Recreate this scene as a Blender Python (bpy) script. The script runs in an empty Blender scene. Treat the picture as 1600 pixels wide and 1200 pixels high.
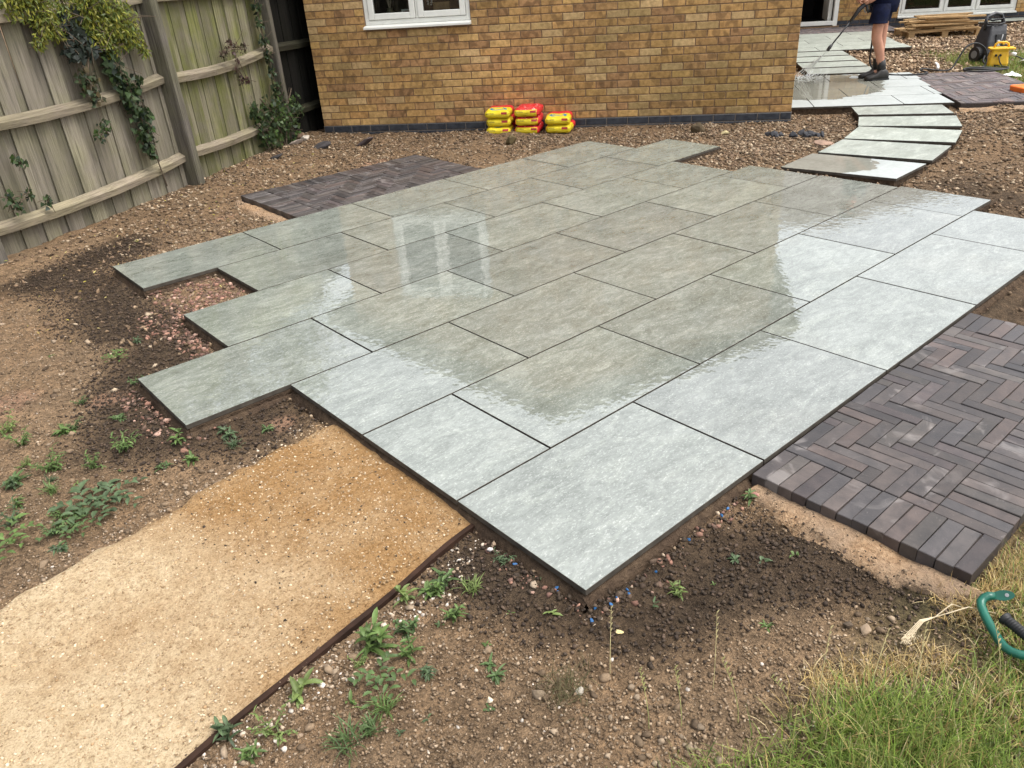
import bpy, bmesh, math, random
import numpy as np
from mathutils import Vector, Matrix

random.seed(7)
RNG = np.random.default_rng(11)
scene = bpy.context.scene
COL = scene.collection

# ------------------------------------------------------------------ camera
CAM = np.array([-1.1673, -1.1497, 1.5778])
CR = np.array([[0.7479, -0.661, -0.061], [-0.3586, -0.325, -0.8751], [0.5586, 0.6764, -0.4801]])
cam_data = bpy.data.cameras.new("camera")
cam = bpy.data.objects.new("camera", cam_data)
COL.objects.link(cam)
scene.camera = cam
cam_data.sensor_fit = 'HORIZONTAL'
cam_data.sensor_width = 36.0
cam_data.lens = 1206.8 / 1600 * 36.0
cam_data.clip_start = 0.02
cam_data.clip_end = 400
_m = Matrix(((CR[0][0], -CR[1][0], -CR[2][0]), (CR[0][1], -CR[1][1], -CR[2][1]), (CR[0][2], -CR[1][2], -CR[2][2])))
cam.matrix_world = Matrix.Translation(Vector(CAM)) @ _m.to_quaternion().to_matrix().to_4x4()

# ------------------------------------------------------------------ sky and sun (overcast day)
SUN_EL, SUN_AZ = math.radians(65), math.radians(-54)   # azimuth of the sun, counter-clockwise from +X
world = bpy.data.worlds.new("World")
scene.world = world
world.use_nodes = True
wn = world.node_tree.nodes
wl = world.node_tree.links
bg = wn["Background"]
sky = wn.new("ShaderNodeTexSky")
sky.sky_type = 'NISHITA'
sky.sun_disc = False
sky.sun_elevation = SUN_EL
sky.sun_rotation = math.radians(90) - SUN_AZ
sky.air_density = 1.0
sky.dust_density = 5.0
sky.ozone_density = 1.0
hsv = wn.new("ShaderNodeHueSaturation")
hsv.inputs["Saturation"].default_value = 0.30
wl.new(sky.outputs[0], hsv.inputs["Color"])
wl.new(hsv.outputs[0], bg.inputs["Color"])
bg.inputs["Strength"].default_value = 0.15

sd = bpy.data.lights.new("sun", 'SUN')
sd.energy = 0.6
sd.angle = math.radians(30)
sd.color = (1.0, 0.96, 0.9)
sun = bpy.data.objects.new("sun", sd)
COL.objects.link(sun)
sdir = Vector((math.cos(SUN_EL) * math.cos(SUN_AZ), math.cos(SUN_EL) * math.sin(SUN_AZ), math.sin(SUN_EL)))
sun.rotation_euler = sdir.to_track_quat('Z', 'Y').to_euler()
sun.location = (0, 0, 20)

vs = scene.view_settings
vs.view_transform = 'Standard'
vs.look = 'None'
vs.gamma = 1.0
vs.use_curve_mapping = False
vs.exposure = 1.22

# ------------------------------------------------------------------ frames: world = patio grid; house frame
TH = math.radians(-51.514)
E1 = np.array([math.cos(TH), math.sin(TH), 0.0])
E2 = np.array([-math.sin(TH), math.cos(TH), 0.0])
HO = np.array([3.354, 7.241, 0.0])
def hw(a, b, z=0.0):
    return HO + E1 * a + E2 * b + np.array([0, 0, z])
def to_h(x, y):
    dx, dy = x - HO[0], y - HO[1]
    return dx * E1[0] + dy * E1[1], dx * E2[0] + dy * E2[1]
HROT = TH      # rotation of house frame about Z
CH = np.array([0.637, 0.771, 0.0])       # level direction of view
CRT = np.array([0.771, -0.637, 0.0])     # level right

# ------------------------------------------------------------------ noise in numpy
def _hash(i, j, s):
    h = np.sin(i * 127.1 + j * 311.7 + s * 74.7) * 43758.5453
    return h - np.floor(h)
def vnoise(x, y, scale, seed=0):
    x = np.asarray(x, float) / scale; y = np.asarray(y, float) / scale
    i = np.floor(x); j = np.floor(y); fx = x - i; fy = y - j
    fx = fx * fx * (3 - 2 * fx); fy = fy * fy * (3 - 2 * fy)
    a = _hash(i, j, seed); b = _hash(i + 1, j, seed); c = _hash(i, j + 1, seed); d = _hash(i + 1, j + 1, seed)
    return (a * (1 - fx) + b * fx) * (1 - fy) + (c * (1 - fx) + d * fx) * fy
def fbm(x, y, scale, seed=0, octv=4, gain=0.5):
    t = 0; amp = 1; n = 0
    for k in range(octv):
        t = t + amp * vnoise(x, y, scale / (2 ** k), seed + k * 13); n += amp; amp *= gain
    return t / n
def sstep(a, b, x):
    t = np.clip((x - a) / (b - a), 0, 1); return t * t * (3 - 2 * t)

# ------------------------------------------------------------------ object helpers
def tag(o, label=None, cat=None, group=None, kind=None):
    if label: o["label"] = label
    if cat: o["category"] = cat
    if group: o["group"] = group
    if kind: o["kind"] = kind
    return o
def link(o, parent=None):
    COL.objects.link(o)
    if parent is not None: o.parent = parent
    return o
def empty(name, loc=(0, 0, 0), rz=0.0, parent=None):
    o = bpy.data.objects.new(name, None)
    o.empty_display_size = 0.1
    link(o, parent); o.location = loc; o.rotation_euler = (0, 0, rz)
    return o
class MB:
    """collects shapes into one mesh"""
    def __init__(s): s.v = []; s.f = []; s.m = []; s.c = []
    def add(s, vs, fs, mi=0, col=None):
        b = len(s.v); s.v.extend([tuple(map(float, p)) for p in vs])
        s.f.extend([tuple(b + i for i in f) for f in fs]); s.m.extend([mi] * len(fs))
        s.c.extend([col or (1, 1, 1, 1)] * len(vs)); return s
    def box(s, lo, hi, mi=0, col=None):
        x0, y0, z0 = lo; x1, y1, z1 = hi
        return s.add([(x0, y0, z0), (x1, y0, z0), (x1, y1, z0), (x0, y1, z0), (x0, y0, z1), (x1, y0, z1), (x1, y1, z1), (x0, y1, z1)],
                     [(0, 3, 2, 1), (4, 5, 6, 7), (0, 1, 5, 4), (1, 2, 6, 5), (2, 3, 7, 6), (3, 0, 4, 7)], mi, col)
    def cbox(s, lo, hi, ch=0.003, mi=0, col=None):
        """box with chamfered edges on its top (z) rim"""
        x0, y0, z0 = lo; x1, y1, z1 = hi
        r = [[(x0, y0, z0), (x1, y0, z0), (x1, y1, z0), (x0, y1, z0)], [(x0, y0, z1 - ch), (x1, y0, z1 - ch), (x1, y1, z1 - ch), (x0, y1, z1 - ch)],
             [(x0 + ch, y0 + ch, z1), (x1 - ch, y0 + ch, z1), (x1 - ch, y1 - ch, z1), (x0 + ch, y1 - ch, z1)]]
        fs = [(3, 2, 1, 0), (8, 9, 10, 11)]
        for k in (0, 4):
            for i in range(4):
                j = (i + 1) % 4; fs.append((k + i, k + j, k + 4 + j, k + 4 + i))
        return s.add(r[0] + r[1] + r[2], fs, mi, col)
    def tube(s, pts, rad, n=8, mi=0, col=None, cap=True):
        pts = [Vector(p) for p in pts]; m = len(pts)
        if not isinstance(rad, (list, tuple)): rad = [rad] * m
        vs = []; fs = []; up = None
        for i, p in enumerate(pts):
            t = (pts[min(i + 1, m - 1)] - pts[max(i - 1, 0)]).normalized()
            if up is None:
                up = Vector((0, 0, 1)) if abs(t.z) < 0.9 else Vector((1, 0, 0))
            a = t.cross(up).normalized(); up = a.cross(t).normalized()
            for k in range(n):
                an = 2 * math.pi * k / n
                vs.append(p + (a * math.cos(an) + up * math.sin(an)) * rad[i])
        for i in range(m - 1):
            for k in range(n):
                k2 = (k + 1) % n
                fs.append((i * n + k, i * n + k2, (i + 1) * n + k2, (i + 1) * n + k))
        if cap:
            fs.append(tuple(range(n - 1, -1, -1))); fs.append(tuple((m - 1) * n + k for k in range(n)))
        return s.add(vs, fs, mi, col)
    def loft(s, rings, mi=0, cap=True, col=None):
        n = len(rings[0]); vs = [p for r in rings for p in r]; fs = []
        for i in range(len(rings) - 1):
            for k in range(n):
                k2 = (k + 1) % n; fs.append((i * n + k, i * n + k2, (i + 1) * n + k2, (i + 1) * n + k))
        if cap:
            fs.append(tuple(range(n - 1, -1, -1))); fs.append(tuple((len(rings) - 1) * n + k for k in range(n)))
        return s.add(vs, fs, mi, col)
    def mesh(s, name, mats, smooth=False, cols=False):
        me = bpy.data.meshes.new(name)
        me.from_pydata(s.v, [], s.f)
        for m in (mats if isinstance(mats, (list, tuple)) else [mats]): me.materials.append(m)
        me.polygons.foreach_set("material_index", s.m)
        if smooth: me.polygons.foreach_set("use_smooth", [True] * len(me.polygons))
        if cols:
            ca = me.color_attributes.new("Col", 'FLOAT_COLOR', 'POINT')
            ca.data.foreach_set("color", np.array(s.c, np.float32).ravel())
        me.validate(); me.update()
        return me
    def build(s, name, mats, parent=None, smooth=False, cols=False, bevel=0.0):
        o = bpy.data.objects.new(name, s.mesh(name, mats, smooth, cols))
        link(o, parent)
        if bevel:
            md = o.modifiers.new("bevel", 'BEVEL'); md.width = bevel; md.segments = 2; md.limit_method = 'ANGLE'
        return o
def arr_mesh(name, V, F, mat, cols=None, smooth=False):
    """mesh from numpy arrays, F of shape (m,k)"""
    me = bpy.data.meshes.new(name)
    V = np.asarray(V, np.float32); F = np.asarray(F, np.int32); m, k = F.shape
    me.vertices.add(len(V)); me.vertices.foreach_set("co", V.ravel())
    me.loops.add(m * k); me.loops.foreach_set("vertex_index", F.ravel())
    me.polygons.add(m); me.polygons.foreach_set("loop_start", np.arange(m, dtype=np.int32) * k)
    me.polygons.foreach_set("loop_total", np.full(m, k, np.int32))
    me.materials.append(mat)
    if smooth: me.polygons.foreach_set("use_smooth", np.ones(m, bool))
    if cols is not None:
        ca = me.color_attributes.new("Col", 'FLOAT_COLOR', 'POINT')
        c = np.ones((len(V), 4), np.float32); c[:, :3] = cols; ca.data.foreach_set("color", c.ravel())
    me.update(calc_edges=True); me.validate()
    return me
def arr_obj(name, V, F, mat, cols=None, parent=None, smooth=False):
    return link(bpy.data.objects.new(name, arr_mesh(name, V, F, mat, cols, smooth)), parent)

# ------------------------------------------------------------------ material helpers
class NT:
    def __init__(s, name):
        s.mat = bpy.data.materials.new(name); s.mat.use_nodes = True
        s.t = s.mat.node_tree; s.n = s.t.nodes; s.l = s.t.links
        s.p = s.n["Principled BSDF"]
    def new(s, typ, **kw):
        nd = s.n.new(typ)
        for k, v in kw.items(): setattr(nd, k, v)
        return nd
    def set(s, sock, val):
        if isinstance(val, bpy.types.NodeSocket): s.l.new(val, sock)
        else: sock.default_value = val
    def math(s, op, a, b=0.0, c=None):
        nd = s.new("ShaderNodeMath", operation=op); s.set(nd.inputs[0], a); s.set(nd.inputs[1], b)
        if c is not None: s.set(nd.inputs[2], c)
        return nd.outputs[0]
    def pos(s): return s.new("ShaderNodeNewGeometry").outputs["Position"]
    def obj(s): return s.new("ShaderNodeTexCoord").outputs["Object"]
    def rand(s): return s.new("ShaderNodeObjectInfo").outputs["Random"]
    def ocol(s): return s.new("ShaderNodeObjectInfo").outputs["Color"]
    def attr(s): return s.new("ShaderNodeVertexColor", layer_name="Col").outputs["Color"]
    def noise(s, vec, scale, detail=4.0, rough=0.55, dist=0.0):
        nd = s.new("ShaderNodeTexNoise"); s.set(nd.inputs["Vector"], vec)
        nd.inputs["Scale"].default_value = scale; nd.inputs["Detail"].default_value = detail
        nd.inputs["Roughness"].default_value = rough; nd.inputs["Distortion"].default_value = dist
        return nd.outputs["Fac"]
    def voro(s, vec, scale, feature='F1'):
        nd = s.new("ShaderNodeTexVoronoi", feature=feature); s.set(nd.inputs["Vector"], vec); nd.inputs["Scale"].default_value = scale
        return nd
    def ramp(s, fac, stops):
        nd = s.new("ShaderNodeValToRGB"); s.set(nd.inputs[0], fac)
        e = nd.color_ramp.elements
        while len(e) < len(stops): e.new(0.5)
        for el, (p, c) in zip(e, stops):
            el.position = p; el.color = (*c, 1) if len(c) == 3 else c
        return nd.outputs[0]
    def remap(s, v, a, b, c=0.0, d=1.0):
        nd = s.new("ShaderNodeMapRange"); s.set(nd.inputs[0], v)
        for i, q in enumerate((a, b, c, d)): nd.inputs[i + 1].default_value = q
        return nd.outputs[0]
    def mix(s, f, a, b, mode='MIX'):
        nd = s.new("ShaderNodeMix", data_type='RGBA', blend_type=mode)
        s.set(nd.inputs[0], f)
        for sock, val in ((nd.inputs[6], a), (nd.inputs[7], b)):
            s.set(sock, (*val, 1) if isinstance(val, tuple) and len(val) == 3 else val)
        return nd.outputs[2]
    def vscale(s, vec, sc):
        nd = s.new("ShaderNodeMapping"); s.set(nd.inputs["Vector"], vec); nd.inputs["Scale"].default_value = sc
        return nd.outputs[0]
    def vadd(s, a, b):
        nd = s.new("ShaderNodeVectorMath", operation='ADD'); s.set(nd.inputs[0], a); s.set(nd.inputs[1], b)
        return nd.outputs[0]
    def sep(s, v):
        nd = s.new("ShaderNodeSeparateXYZ"); s.set(nd.inputs[0], v); return nd.outputs
    def bump(s, h, strength=0.3, dist=0.01):
        nd = s.new("ShaderNodeBump"); s.set(nd.inputs["Height"], h)
        nd.inputs["Strength"].default_value = strength; nd.inputs["Distance"].default_value = dist
        s.l.new(nd.outputs[0], s.p.inputs["Normal"]); return nd
    def base(s, c): s.set(s.p.inputs["Base Color"], (*c, 1) if isinstance(c, tuple) and len(c) == 3 else c); return s
    def rough(s, r): s.set(s.p.inputs["Roughness"], r); return s
    def spec(s, v): s.set(s.p.inputs["Specular IOR Level"], v); return s
def simple(name, col, rough=0.6, var=0.25, scale=30.0, spec=0.4, bump=0.0, metal=0.0):
    t = NT(name); n = t.noise(t.obj(), scale)
    lo = tuple(c * (1 - var) for c in col); hi = tuple(min(1, c * (1 + var)) for c in col)
    t.base(t.ramp(n, [(0.3, lo), (0.7, hi)])).rough(rough).spec(spec)
    t.p.inputs["Metallic"].default_value = metal
    if bump: t.bump(n, bump, 0.01)
    return t.mat

# ---- stone slabs: grey-green porcelain, wet
def slab_material(name, wet=1.0):
    t = NT(name); dk = 0.68 if wet else 1.02
    r = t.math('MULTIPLY', t.rand(), 37.0)
    p = t.vadd(t.pos(), r)
    n1 = t.noise(t.vscale(p, (1.0, 1.6, 1.0)), 3.2, 5, 0.6, 0.6)
    n2 = t.noise(t.vscale(p, (1.0, 2.2, 1.0)), 28, 6, 0.7, 0.3)
    n3 = t.noise(t.vscale(p, (1.0, 1.8, 1.0)), 95, 4, 0.7)
    f = t.math('ADD', t.math('MULTIPLY', n1, 0.45), t.math('MULTIPLY', n2, 0.55))
    c = t.ramp(f, [(0.33, tuple(q * dk for q in (0.185, 0.200, 0.165))), (0.48, tuple(q * dk for q in (0.262, 0.280, 0.242))), (0.60, tuple(q * dk for q in (0.325, 0.345, 0.305))), (0.74, tuple(q * dk for q in (0.42, 0.44, 0.40)))])
    fl = t.remap(n3, 0.54, 0.68)
    c = t.mix(t.math('MULTIPLY', fl, 0.5), c, (0.50, 0.51, 0.47) if wet else (0.6, 0.62, 0.61))
    warm = t.remap(t.noise(p, 1.7, 3), 0.55, 0.75, 0.0, 0.1)
    c = t.mix(warm, c, (0.33, 0.29, 0.22))
    cl = t.noise(t.vscale(p, (1.0, 2.4, 1.0)), 6.5, 6, 0.68, 1.1); c = t.mix(1.0, c, t.ramp(cl, [(0.32, (0.80, 0.80, 0.78)), (0.5, (1.0, 1.0, 1.0)), (0.66, (1.28, 1.27, 1.26))]), 'MULTIPLY')
    c = t.mix(1.0, c, t.ramp(t.rand(), [(0.0, (0.90, 0.90, 0.90)), (0.5, (1.0, 1.01, 1.0)), (1.0, (1.10, 1.12, 1.10))]), 'MULTIPLY')
    t.base(c)
    t.rough(t.remap(n2, 0.3, 0.7, 0.02, 0.06) if wet else t.remap(n2, 0.3, 0.7, 0.35, 0.55))
    t.p.inputs["IOR"].default_value = 1.35 if wet else 1.5
    t.p.inputs["Coat Weight"].default_value = wet
    t.p.inputs["Coat Roughness"].default_value = 0.0
    t.p.inputs["Coat IOR"].default_value = 2.5
    h = t.math('ADD', t.math('MULTIPLY', n3, 0.6), n2)
    b = t.bump(h, 0.03 if wet else 0.15, 0.004); t.spec(0.0 if wet else 0.4)
    nd = t.new("ShaderNodeBump"); t.set(nd.inputs["Height"], t.math('ADD', t.noise(p, 27, 1.0, 0.5), t.math('MULTIPLY', t.noise(p, 6, 0.0, 0.5), 1.2)))
    nd.inputs["Strength"].default_value = 0.13; nd.inputs["Distance"].default_value = 0.004
    t.l.new(nd.outputs[0], t.p.inputs["Coat Normal"])
    return t.mat
M_SLAB = slab_material("wet_stone")
M_DRYSLAB = slab_material("dry_stone", 0.0)
M_SLABEDGE = simple("slab_edge", (0.055, 0.046, 0.035), 0.8, 0.4, 20)

def mortar_bed_material():
    t = NT("mortar_bed"); p = t.pos()
    n = t.noise(p, 25, 5, 0.65); n2 = t.noise(p, 4, 3)
    c = t.ramp(n, [(0.3, (0.040, 0.027, 0.018)), (0.6, (0.10, 0.068, 0.043)), (0.8, (0.18, 0.125, 0.08))])
    c = t.mix(t.remap(n2, 0.45, 0.65), c, (0.06, 0.04, 0.027))
    t.base(c).rough(0.95).spec(0.15); t.bump(n, 1.0, 0.03); return t.mat
M_BED = mortar_bed_material()

def soil_material():
    t = NT("soil"); p = t.pos()
    n1 = t.noise(p, 22, 6, 0.7); n2 = t.noise(p, 120, 4, 0.7); n3 = t.noise(p, 2.3, 4, 0.6)
    k = t.math('ADD', t.math('MULTIPLY', n1, 0.5), t.math('MULTIPLY', n2, 0.5))
    lum = t.ramp(k, [(0.34, (0.30, 0.28, 0.26)), (0.48, (0.90, 0.89, 0.88)), (0.60, (1.6, 1.56, 1.5)), (0.72, (2.3, 2.2, 2.05))])
    c = t.mix(1.0, t.attr(), lum, 'MULTIPLY')
    c = t.mix(t.remap(n3, 0.35, 0.65, 0.0, 0.35), c, t.mix(1.0, c, (1.15, 1.0, 0.85), 'MULTIPLY'))
    t.base(c).rough(0.95).spec(0.15)
    h = t.math('ADD', t.math('MULTIPLY', n1, 1.0), t.math('MULTIPLY', n2, 0.5))
    t.bump(h, 1.0, 0.035); return t.mat
M_SOIL = soil_material()

def attr_material(name, rough=0.85, spec=0.2, bump=0.0, bscale=60, transl=0.0):
    t = NT(name); n = t.noise(t.pos(), bscale, 4, 0.6)
    c = t.mix(1.0, t.attr(), t.ramp(n, [(0.3, (0.72, 0.72, 0.72)), (0.7, (1.25, 1.25, 1.25))]), 'MULTIPLY')
    t.base(c).rough(rough).spec(spec)
    if bump: t.bump(n, bump, 0.005)
    if transl:
        tr = t.new("ShaderNodeBsdfTranslucent"); t.l.new(c, tr.inputs[0])
        mx = t.new("ShaderNodeMixShader"); mx.inputs[0].default_value = transl
        out = t.n["Material Output"]
        t.l.new(t.p.outputs[0], mx.inputs[1]); t.l.new(tr.outputs[0], mx.inputs[2]); t.l.new(mx.outputs[0], out.inputs[0])
    return t.mat
M_STONE = attr_material("loose_stone", 0.85, 0.25, 0.3, 90)
M_LEAF = attr_material("leaf", 0.5, 0.35, 0.0, 40, 0.25)
M_STRAW = attr_material("straw", 0.75, 0.2, 0.0, 40, 0.15)

def sand_material():
    t = NT("compacted_sand"); p = t.pos()
    n1 = t.noise(p, 2.0, 4, 0.6); n2 = t.noise(p, 60, 5, 0.7); n3 = t.noise(p, 170, 4, 0.75)
    x = t.sep(p)
    pale = t.ramp(t.math('ADD', t.math('MULTIPLY', n2, 0.5), t.math('MULTIPLY', n3, 0.5)), [(0.34, (0.21, 0.135, 0.072)), (0.47, (0.54, 0.41, 0.25)), (0.66, (0.76, 0.615, 0.41))])
    ora = t.ramp(t.math('ADD', t.math('MULTIPLY', n2, 0.5), t.math('MULTIPLY', n3, 0.5)), [(0.34, (0.11, 0.055, 0.022)), (0.47, (0.30, 0.172, 0.070)), (0.66, (0.46, 0.285, 0.13))])
    # the damp, finer sand lies at the patio end of the path
    m = t.math('ADD', t.remap(x[0], -1.2, -0.35), t.math('MULTIPLY', t.math('SUBTRACT', n1, 0.5), 2.2))
    mm = t.new("ShaderNodeClamp"); t.l.new(m, mm.inputs[0])
    c = t.mix(mm.outputs[0], pale, ora)
    c = t.mix(t.remap(t.noise(p, 7, 4, 0.65, 0.5), 0.50, 0.70, 0.0, 0.40), c, t.mix(1.0, c, (0.72, 0.62, 0.50), 'MULTIPLY'))
    pit = t.remap(t.noise(p, 95, 3, 0.6), 0.60, 0.68, 0.0, 0.55); c = t.mix(pit, c, t.mix(1.0, c, (0.42, 0.36, 0.28), 'MULTIPLY'))
    t.base(c).rough(0.95).spec(0.15)
    t.bump(t.math('ADD', n2, t.math('MULTIPLY', n3, 0.6)), 1.0, 0.014); return t.mat
M_SAND = sand_material()
def orange_sand():
    t = NT("building_sand"); p = t.pos(); n = t.noise(p, 55, 5, 0.7); n1 = t.noise(p, 5, 3)
    c = t.ramp(n, [(0.3, (0.22, 0.13, 0.07)), (0.55, (0.40, 0.265, 0.155)), (0.75, (0.52, 0.37, 0.24))])
    c = t.mix(t.remap(n1, 0.42, 0.65, 0, 0.75), c, (0.27, 0.20, 0.14))
    t.base(c).rough(0.97).spec(0.1); t.bump(t.math('ADD', n, t.noise(p, 18, 4, 0.7)), 1.0, 0.02); return t.mat
M_OSAND = orange_sand()

def paver_material():
    t = NT("clay_paver"); p = t.pos()
    n1 = t.noise(p, 14, 5, 0.65, 0.4); n2 = t.noise(p, 90, 4, 0.7); n3 = t.noise(p, 7.5, 3, 0.6, 0.8)
    c = t.mix(1.0, t.ocol(), t.ramp(n1, [(0.3, (0.65, 0.65, 0.66)), (0.7, (1.35, 1.32, 1.3))]), 'MULTIPLY')
    r = t.rand()
    bloom = t.math('MULTIPLY', t.remap(n3, 0.56, 0.66), t.remap(r, 0.35, 0.8))     # pale lime bloom on some bricks
    c = t.mix(t.math('MULTIPLY', bloom, 0.32), c, (0.33, 0.30, 0.28))
    c = t.mix(t.remap(n2, 0.62, 0.75, 0, 0.3), c, (0.28, 0.25, 0.22))
    t.base(c).rough(t.remap(n1, 0.3, 0.7, 0.38, 0.62)).spec(0.45)
    t.bump(t.math('ADD', n1, t.math('MULTIPLY', n2, 0.5)), 0.35, 0.005); return t.mat
M_PAVER = paver_material()
M_JOINT = simple("joint_grit", (0.045, 0.036, 0.03), 0.95, 0.5, 80)

def brick_material(name, single):
    t = NT(name); p = t.pos()
    base = t.ocol() if single else t.attr()
    n1 = t.noise(p, 26, 4, 0.6, 0.3); n2 = t.noise(p, 160, 3, 0.7); n3 = t.noise(t.vscale(p, (1, 1, 0.75)), 15.5, 0.5, 0.3, 0.0)
    c = t.mix(1.0, base, t.ramp(n1, [(0.28, (0.68, 0.66, 0.62)), (0.72, (1.3, 1.3, 1.3))]), 'MULTIPLY')
    # dark kiln kisses, only on bricks whose colour channel says so (alpha unused: use red/green ratio)
    sp = t.new("ShaderNodeSeparateColor"); t.l.new(base, sp.inputs[0])
    ratio = t.math('DIVIDE', sp.outputs[0], t.math('MAXIMUM', sp.outputs[1], 0.001))
    k = t.remap(ratio, 1.40, 1.75)
    spot = t.math('MULTIPLY', t.remap(n3, 0.54, 0.62), k)
    c = t.mix(t.math('MULTIPLY', spot, 0.62), c, (0.12, 0.068, 0.032))
    c = t.mix(t.remap(n2, 0.58, 0.75, 0, 0.35), c, (0.5, 0.4, 0.24))
    big = t.noise(p, 0.9, 3, 0.6); c = t.mix(1.0, c, t.ramp(big, [(0.32, (0.74, 0.76, 0.70)), (0.5, (0.98, 0.97, 0.95)), (0.68, (1.18, 1.14, 1.10))]), 'MULTIPLY')
    t.base(c).rough(0.88).spec(0.2)
    t.bump(t.math('ADD', n2, n1), 0.5, 0.004); return t.mat
M_BRICK1 = brick_material("buff_brick", True)
M_BRICK = brick_material("buff_brick_joined", False)
M_MORTAR = simple("wall_mortar", (0.225, 0.150, 0.092), 0.95, 0.3, 50, 0.1, 0.3)
M_BLUE = NT("blue_engineering_brick")
_n = M_BLUE.noise(M_BLUE.pos(), 20, 4)
M_BLUE.base(M_BLUE.ramp(_n, [(0.3, (0.018, 0.021, 0.028)), (0.7, (0.05, 0.055, 0.065))])).rough(0.45).spec(0.4)
M_BLUE = M_BLUE.mat
M_BMORTAR = simple("plinth_mortar", (0.20, 0.17, 0.14), 0.95, 0.3, 50, 0.1)

def wood_material(name, base, green=0.0, var=1.0, along=None):
    t = NT(name); o = t.pos(); r = t.rand()
    if along is not None:
        vr = t.new("ShaderNodeVectorRotate", rotation_type='Z_AXIS'); t.l.new(o, vr.inputs["Vector"]); vr.inputs["Angle"].default_value = -along; o = vr.outputs[0]
    p = t.vadd(o, t.math('MULTIPLY', r, 19.0))
    g = t.noise(t.vscale(p, (14, 14, 0.55) if along is None else (0.55, 14, 14)), 4.0, 6, 0.7, 0.6)
    n = t.noise(p, 3.0, 4, 0.6); n2 = t.noise(t.vscale(p, (30, 30, 1.0) if along is None else (1.0, 30, 30)), 5.0, 4, 0.7)
    n5 = t.noise(t.vscale(p, (5, 5, 0.5) if along is None else (0.5, 5, 5)), 3.0, 3, 0.6)
    lo = tuple(c * 0.28 for c in base); hi = tuple(min(1, c * 1.55) for c in base)
    c = t.ramp(t.math('ADD', t.math('MULTIPLY', g, 0.6), t.math('MULTIPLY', n2, 0.4)), [(0.33, lo), (0.5, base), (0.68, hi)])
    c = t.mix(t.remap(r, 0, 1, 0.0, 0.75 * var), c, tuple(q * 0.5 for q in base))
    c = t.mix(t.remap(n5, 0.52, 0.72, 0.0, 0.6), c, tuple(q * 0.38 for q in base))
    if green:
        gm = t.math('MULTIPLY', t.remap(n, 0.40, 0.62), green)
        c = t.mix(gm, c, t.mix(1.0, c, (0.80, 0.95, 0.35), 'MULTIPLY'))
    t.base(c).rough(0.88).spec(0.2); t.bump(t.math('ADD', g, n2), 0.5, 0.006); return t.mat
M_BOARD1 = wood_material("fence_board_grey", (0.232, 0.205, 0.160), 0.25)
M_BOARD2 = wood_material("fence_board_green", (0.20, 0.182, 0.122), 0.75)
M_BOARD_SHADE = wood_material("fence_board_shade", (0.010, 0.009, 0.007), 0.3)  # deep shade of the house alley put into the board colour
M_RAIL = wood_material("fence_rail", (0.25, 0.21, 0.155), 0.2, 0.4, math.radians(32))
M_RAIL_SHADE = wood_material("fence_rail_shade", (0.035, 0.032, 0.02), 0.2, 0.4, math.radians(34))  # rail colour darkened to carry the same alley shade
M_POST = wood_material("fence_post", (0.13, 0.116, 0.098), 0.3, 0.3)
M_EDGE = simple("edging_timber", (0.030, 0.015, 0.009), 0.8, 0.5, 14, 0.2, 0.4)
M_PALLET = wood_material("pallet_wood", (0.50, 0.33, 0.16), 0.0, 1.0, math.radians(-50))
M_PVC = simple("white_frame", (0.74, 0.74, 0.68), 0.35, 0.06, 8, 0.5)
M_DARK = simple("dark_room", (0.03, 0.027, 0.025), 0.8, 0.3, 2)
M_ROOF = simple("roof_tile", (0.10, 0.065, 0.05), 0.85, 0.4, 12)
def glass_material():
    t = NT("window_glass"); t.base((0.02, 0.022, 0.022)).rough(0.02)
    tr = t.new("ShaderNodeBsdfTransparent"); gl = t.new("ShaderNodeBsdfGlossy"); gl.inputs["Roughness"].default_value = 0.01
    fr = t.new("ShaderNodeFresnel"); fr.inputs[0].default_value = 1.5
    tr.inputs[0].default_value = (0.8, 0.82, 0.8, 1)
    mx = t.new("ShaderNodeMixShader"); t.l.new(fr.outputs[0], mx.inputs[0]); t.l.new(tr.outputs[0], mx.inputs[1]); t.l.new(gl.outputs[0], mx.inputs[2])
    t.l.new(mx.outputs[0], t.n["Material Output"].inputs[0]); return t.mat
M_GLASS = glass_material()
M_BLACK = simple("black_plastic", (0.022, 0.022, 0.024), 0.45, 0.3, 20, 0.5)
M_RUBBER = simple("black_rubber", (0.015, 0.015, 0.015), 0.55, 0.3, 30, 0.4)
M_GREYP = simple("grey_plastic", (0.22, 0.22, 0.22), 0.5, 0.2, 20)
M_YEL = simple("yellow_plastic", (0.72, 0.42, 0.02), 0.45, 0.12, 10, 0.5)
M_ORANGE = simple("orange_plastic", (0.80, 0.16, 0.01), 0.5, 0.12, 10, 0.5)
M_GREEN = simple("green_paint", (0.008, 0.10, 0.065), 0.3, 0.25, 12, 0.5)
M_WHITE = simple("white_litter", (0.75, 0.75, 0.72), 0.6, 0.1, 20)
M_STEEL = simple("steel", (0.35, 0.35, 0.34), 0.35, 0.2, 30, 0.5, 0.0, 0.9)
M_SKIN = simple("skin", (0.46, 0.23, 0.15), 0.5, 0.18, 9, 0.4)
M_NAVY = simple("navy_cloth", (0.004, 0.007, 0.026), 0.85, 0.4, 18, 0.2, 0.2)
M_GREYCLOTH = simple("grey_cloth", (0.10, 0.10, 0.11), 0.9, 0.3, 18, 0.2)
M_BOOT = simple("boot_leather", (0.018, 0.016, 0.014), 0.55, 0.4, 25, 0.4)
M_HAIR = simple("hair", (0.05, 0.03, 0.02), 0.7, 0.4, 40)

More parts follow.
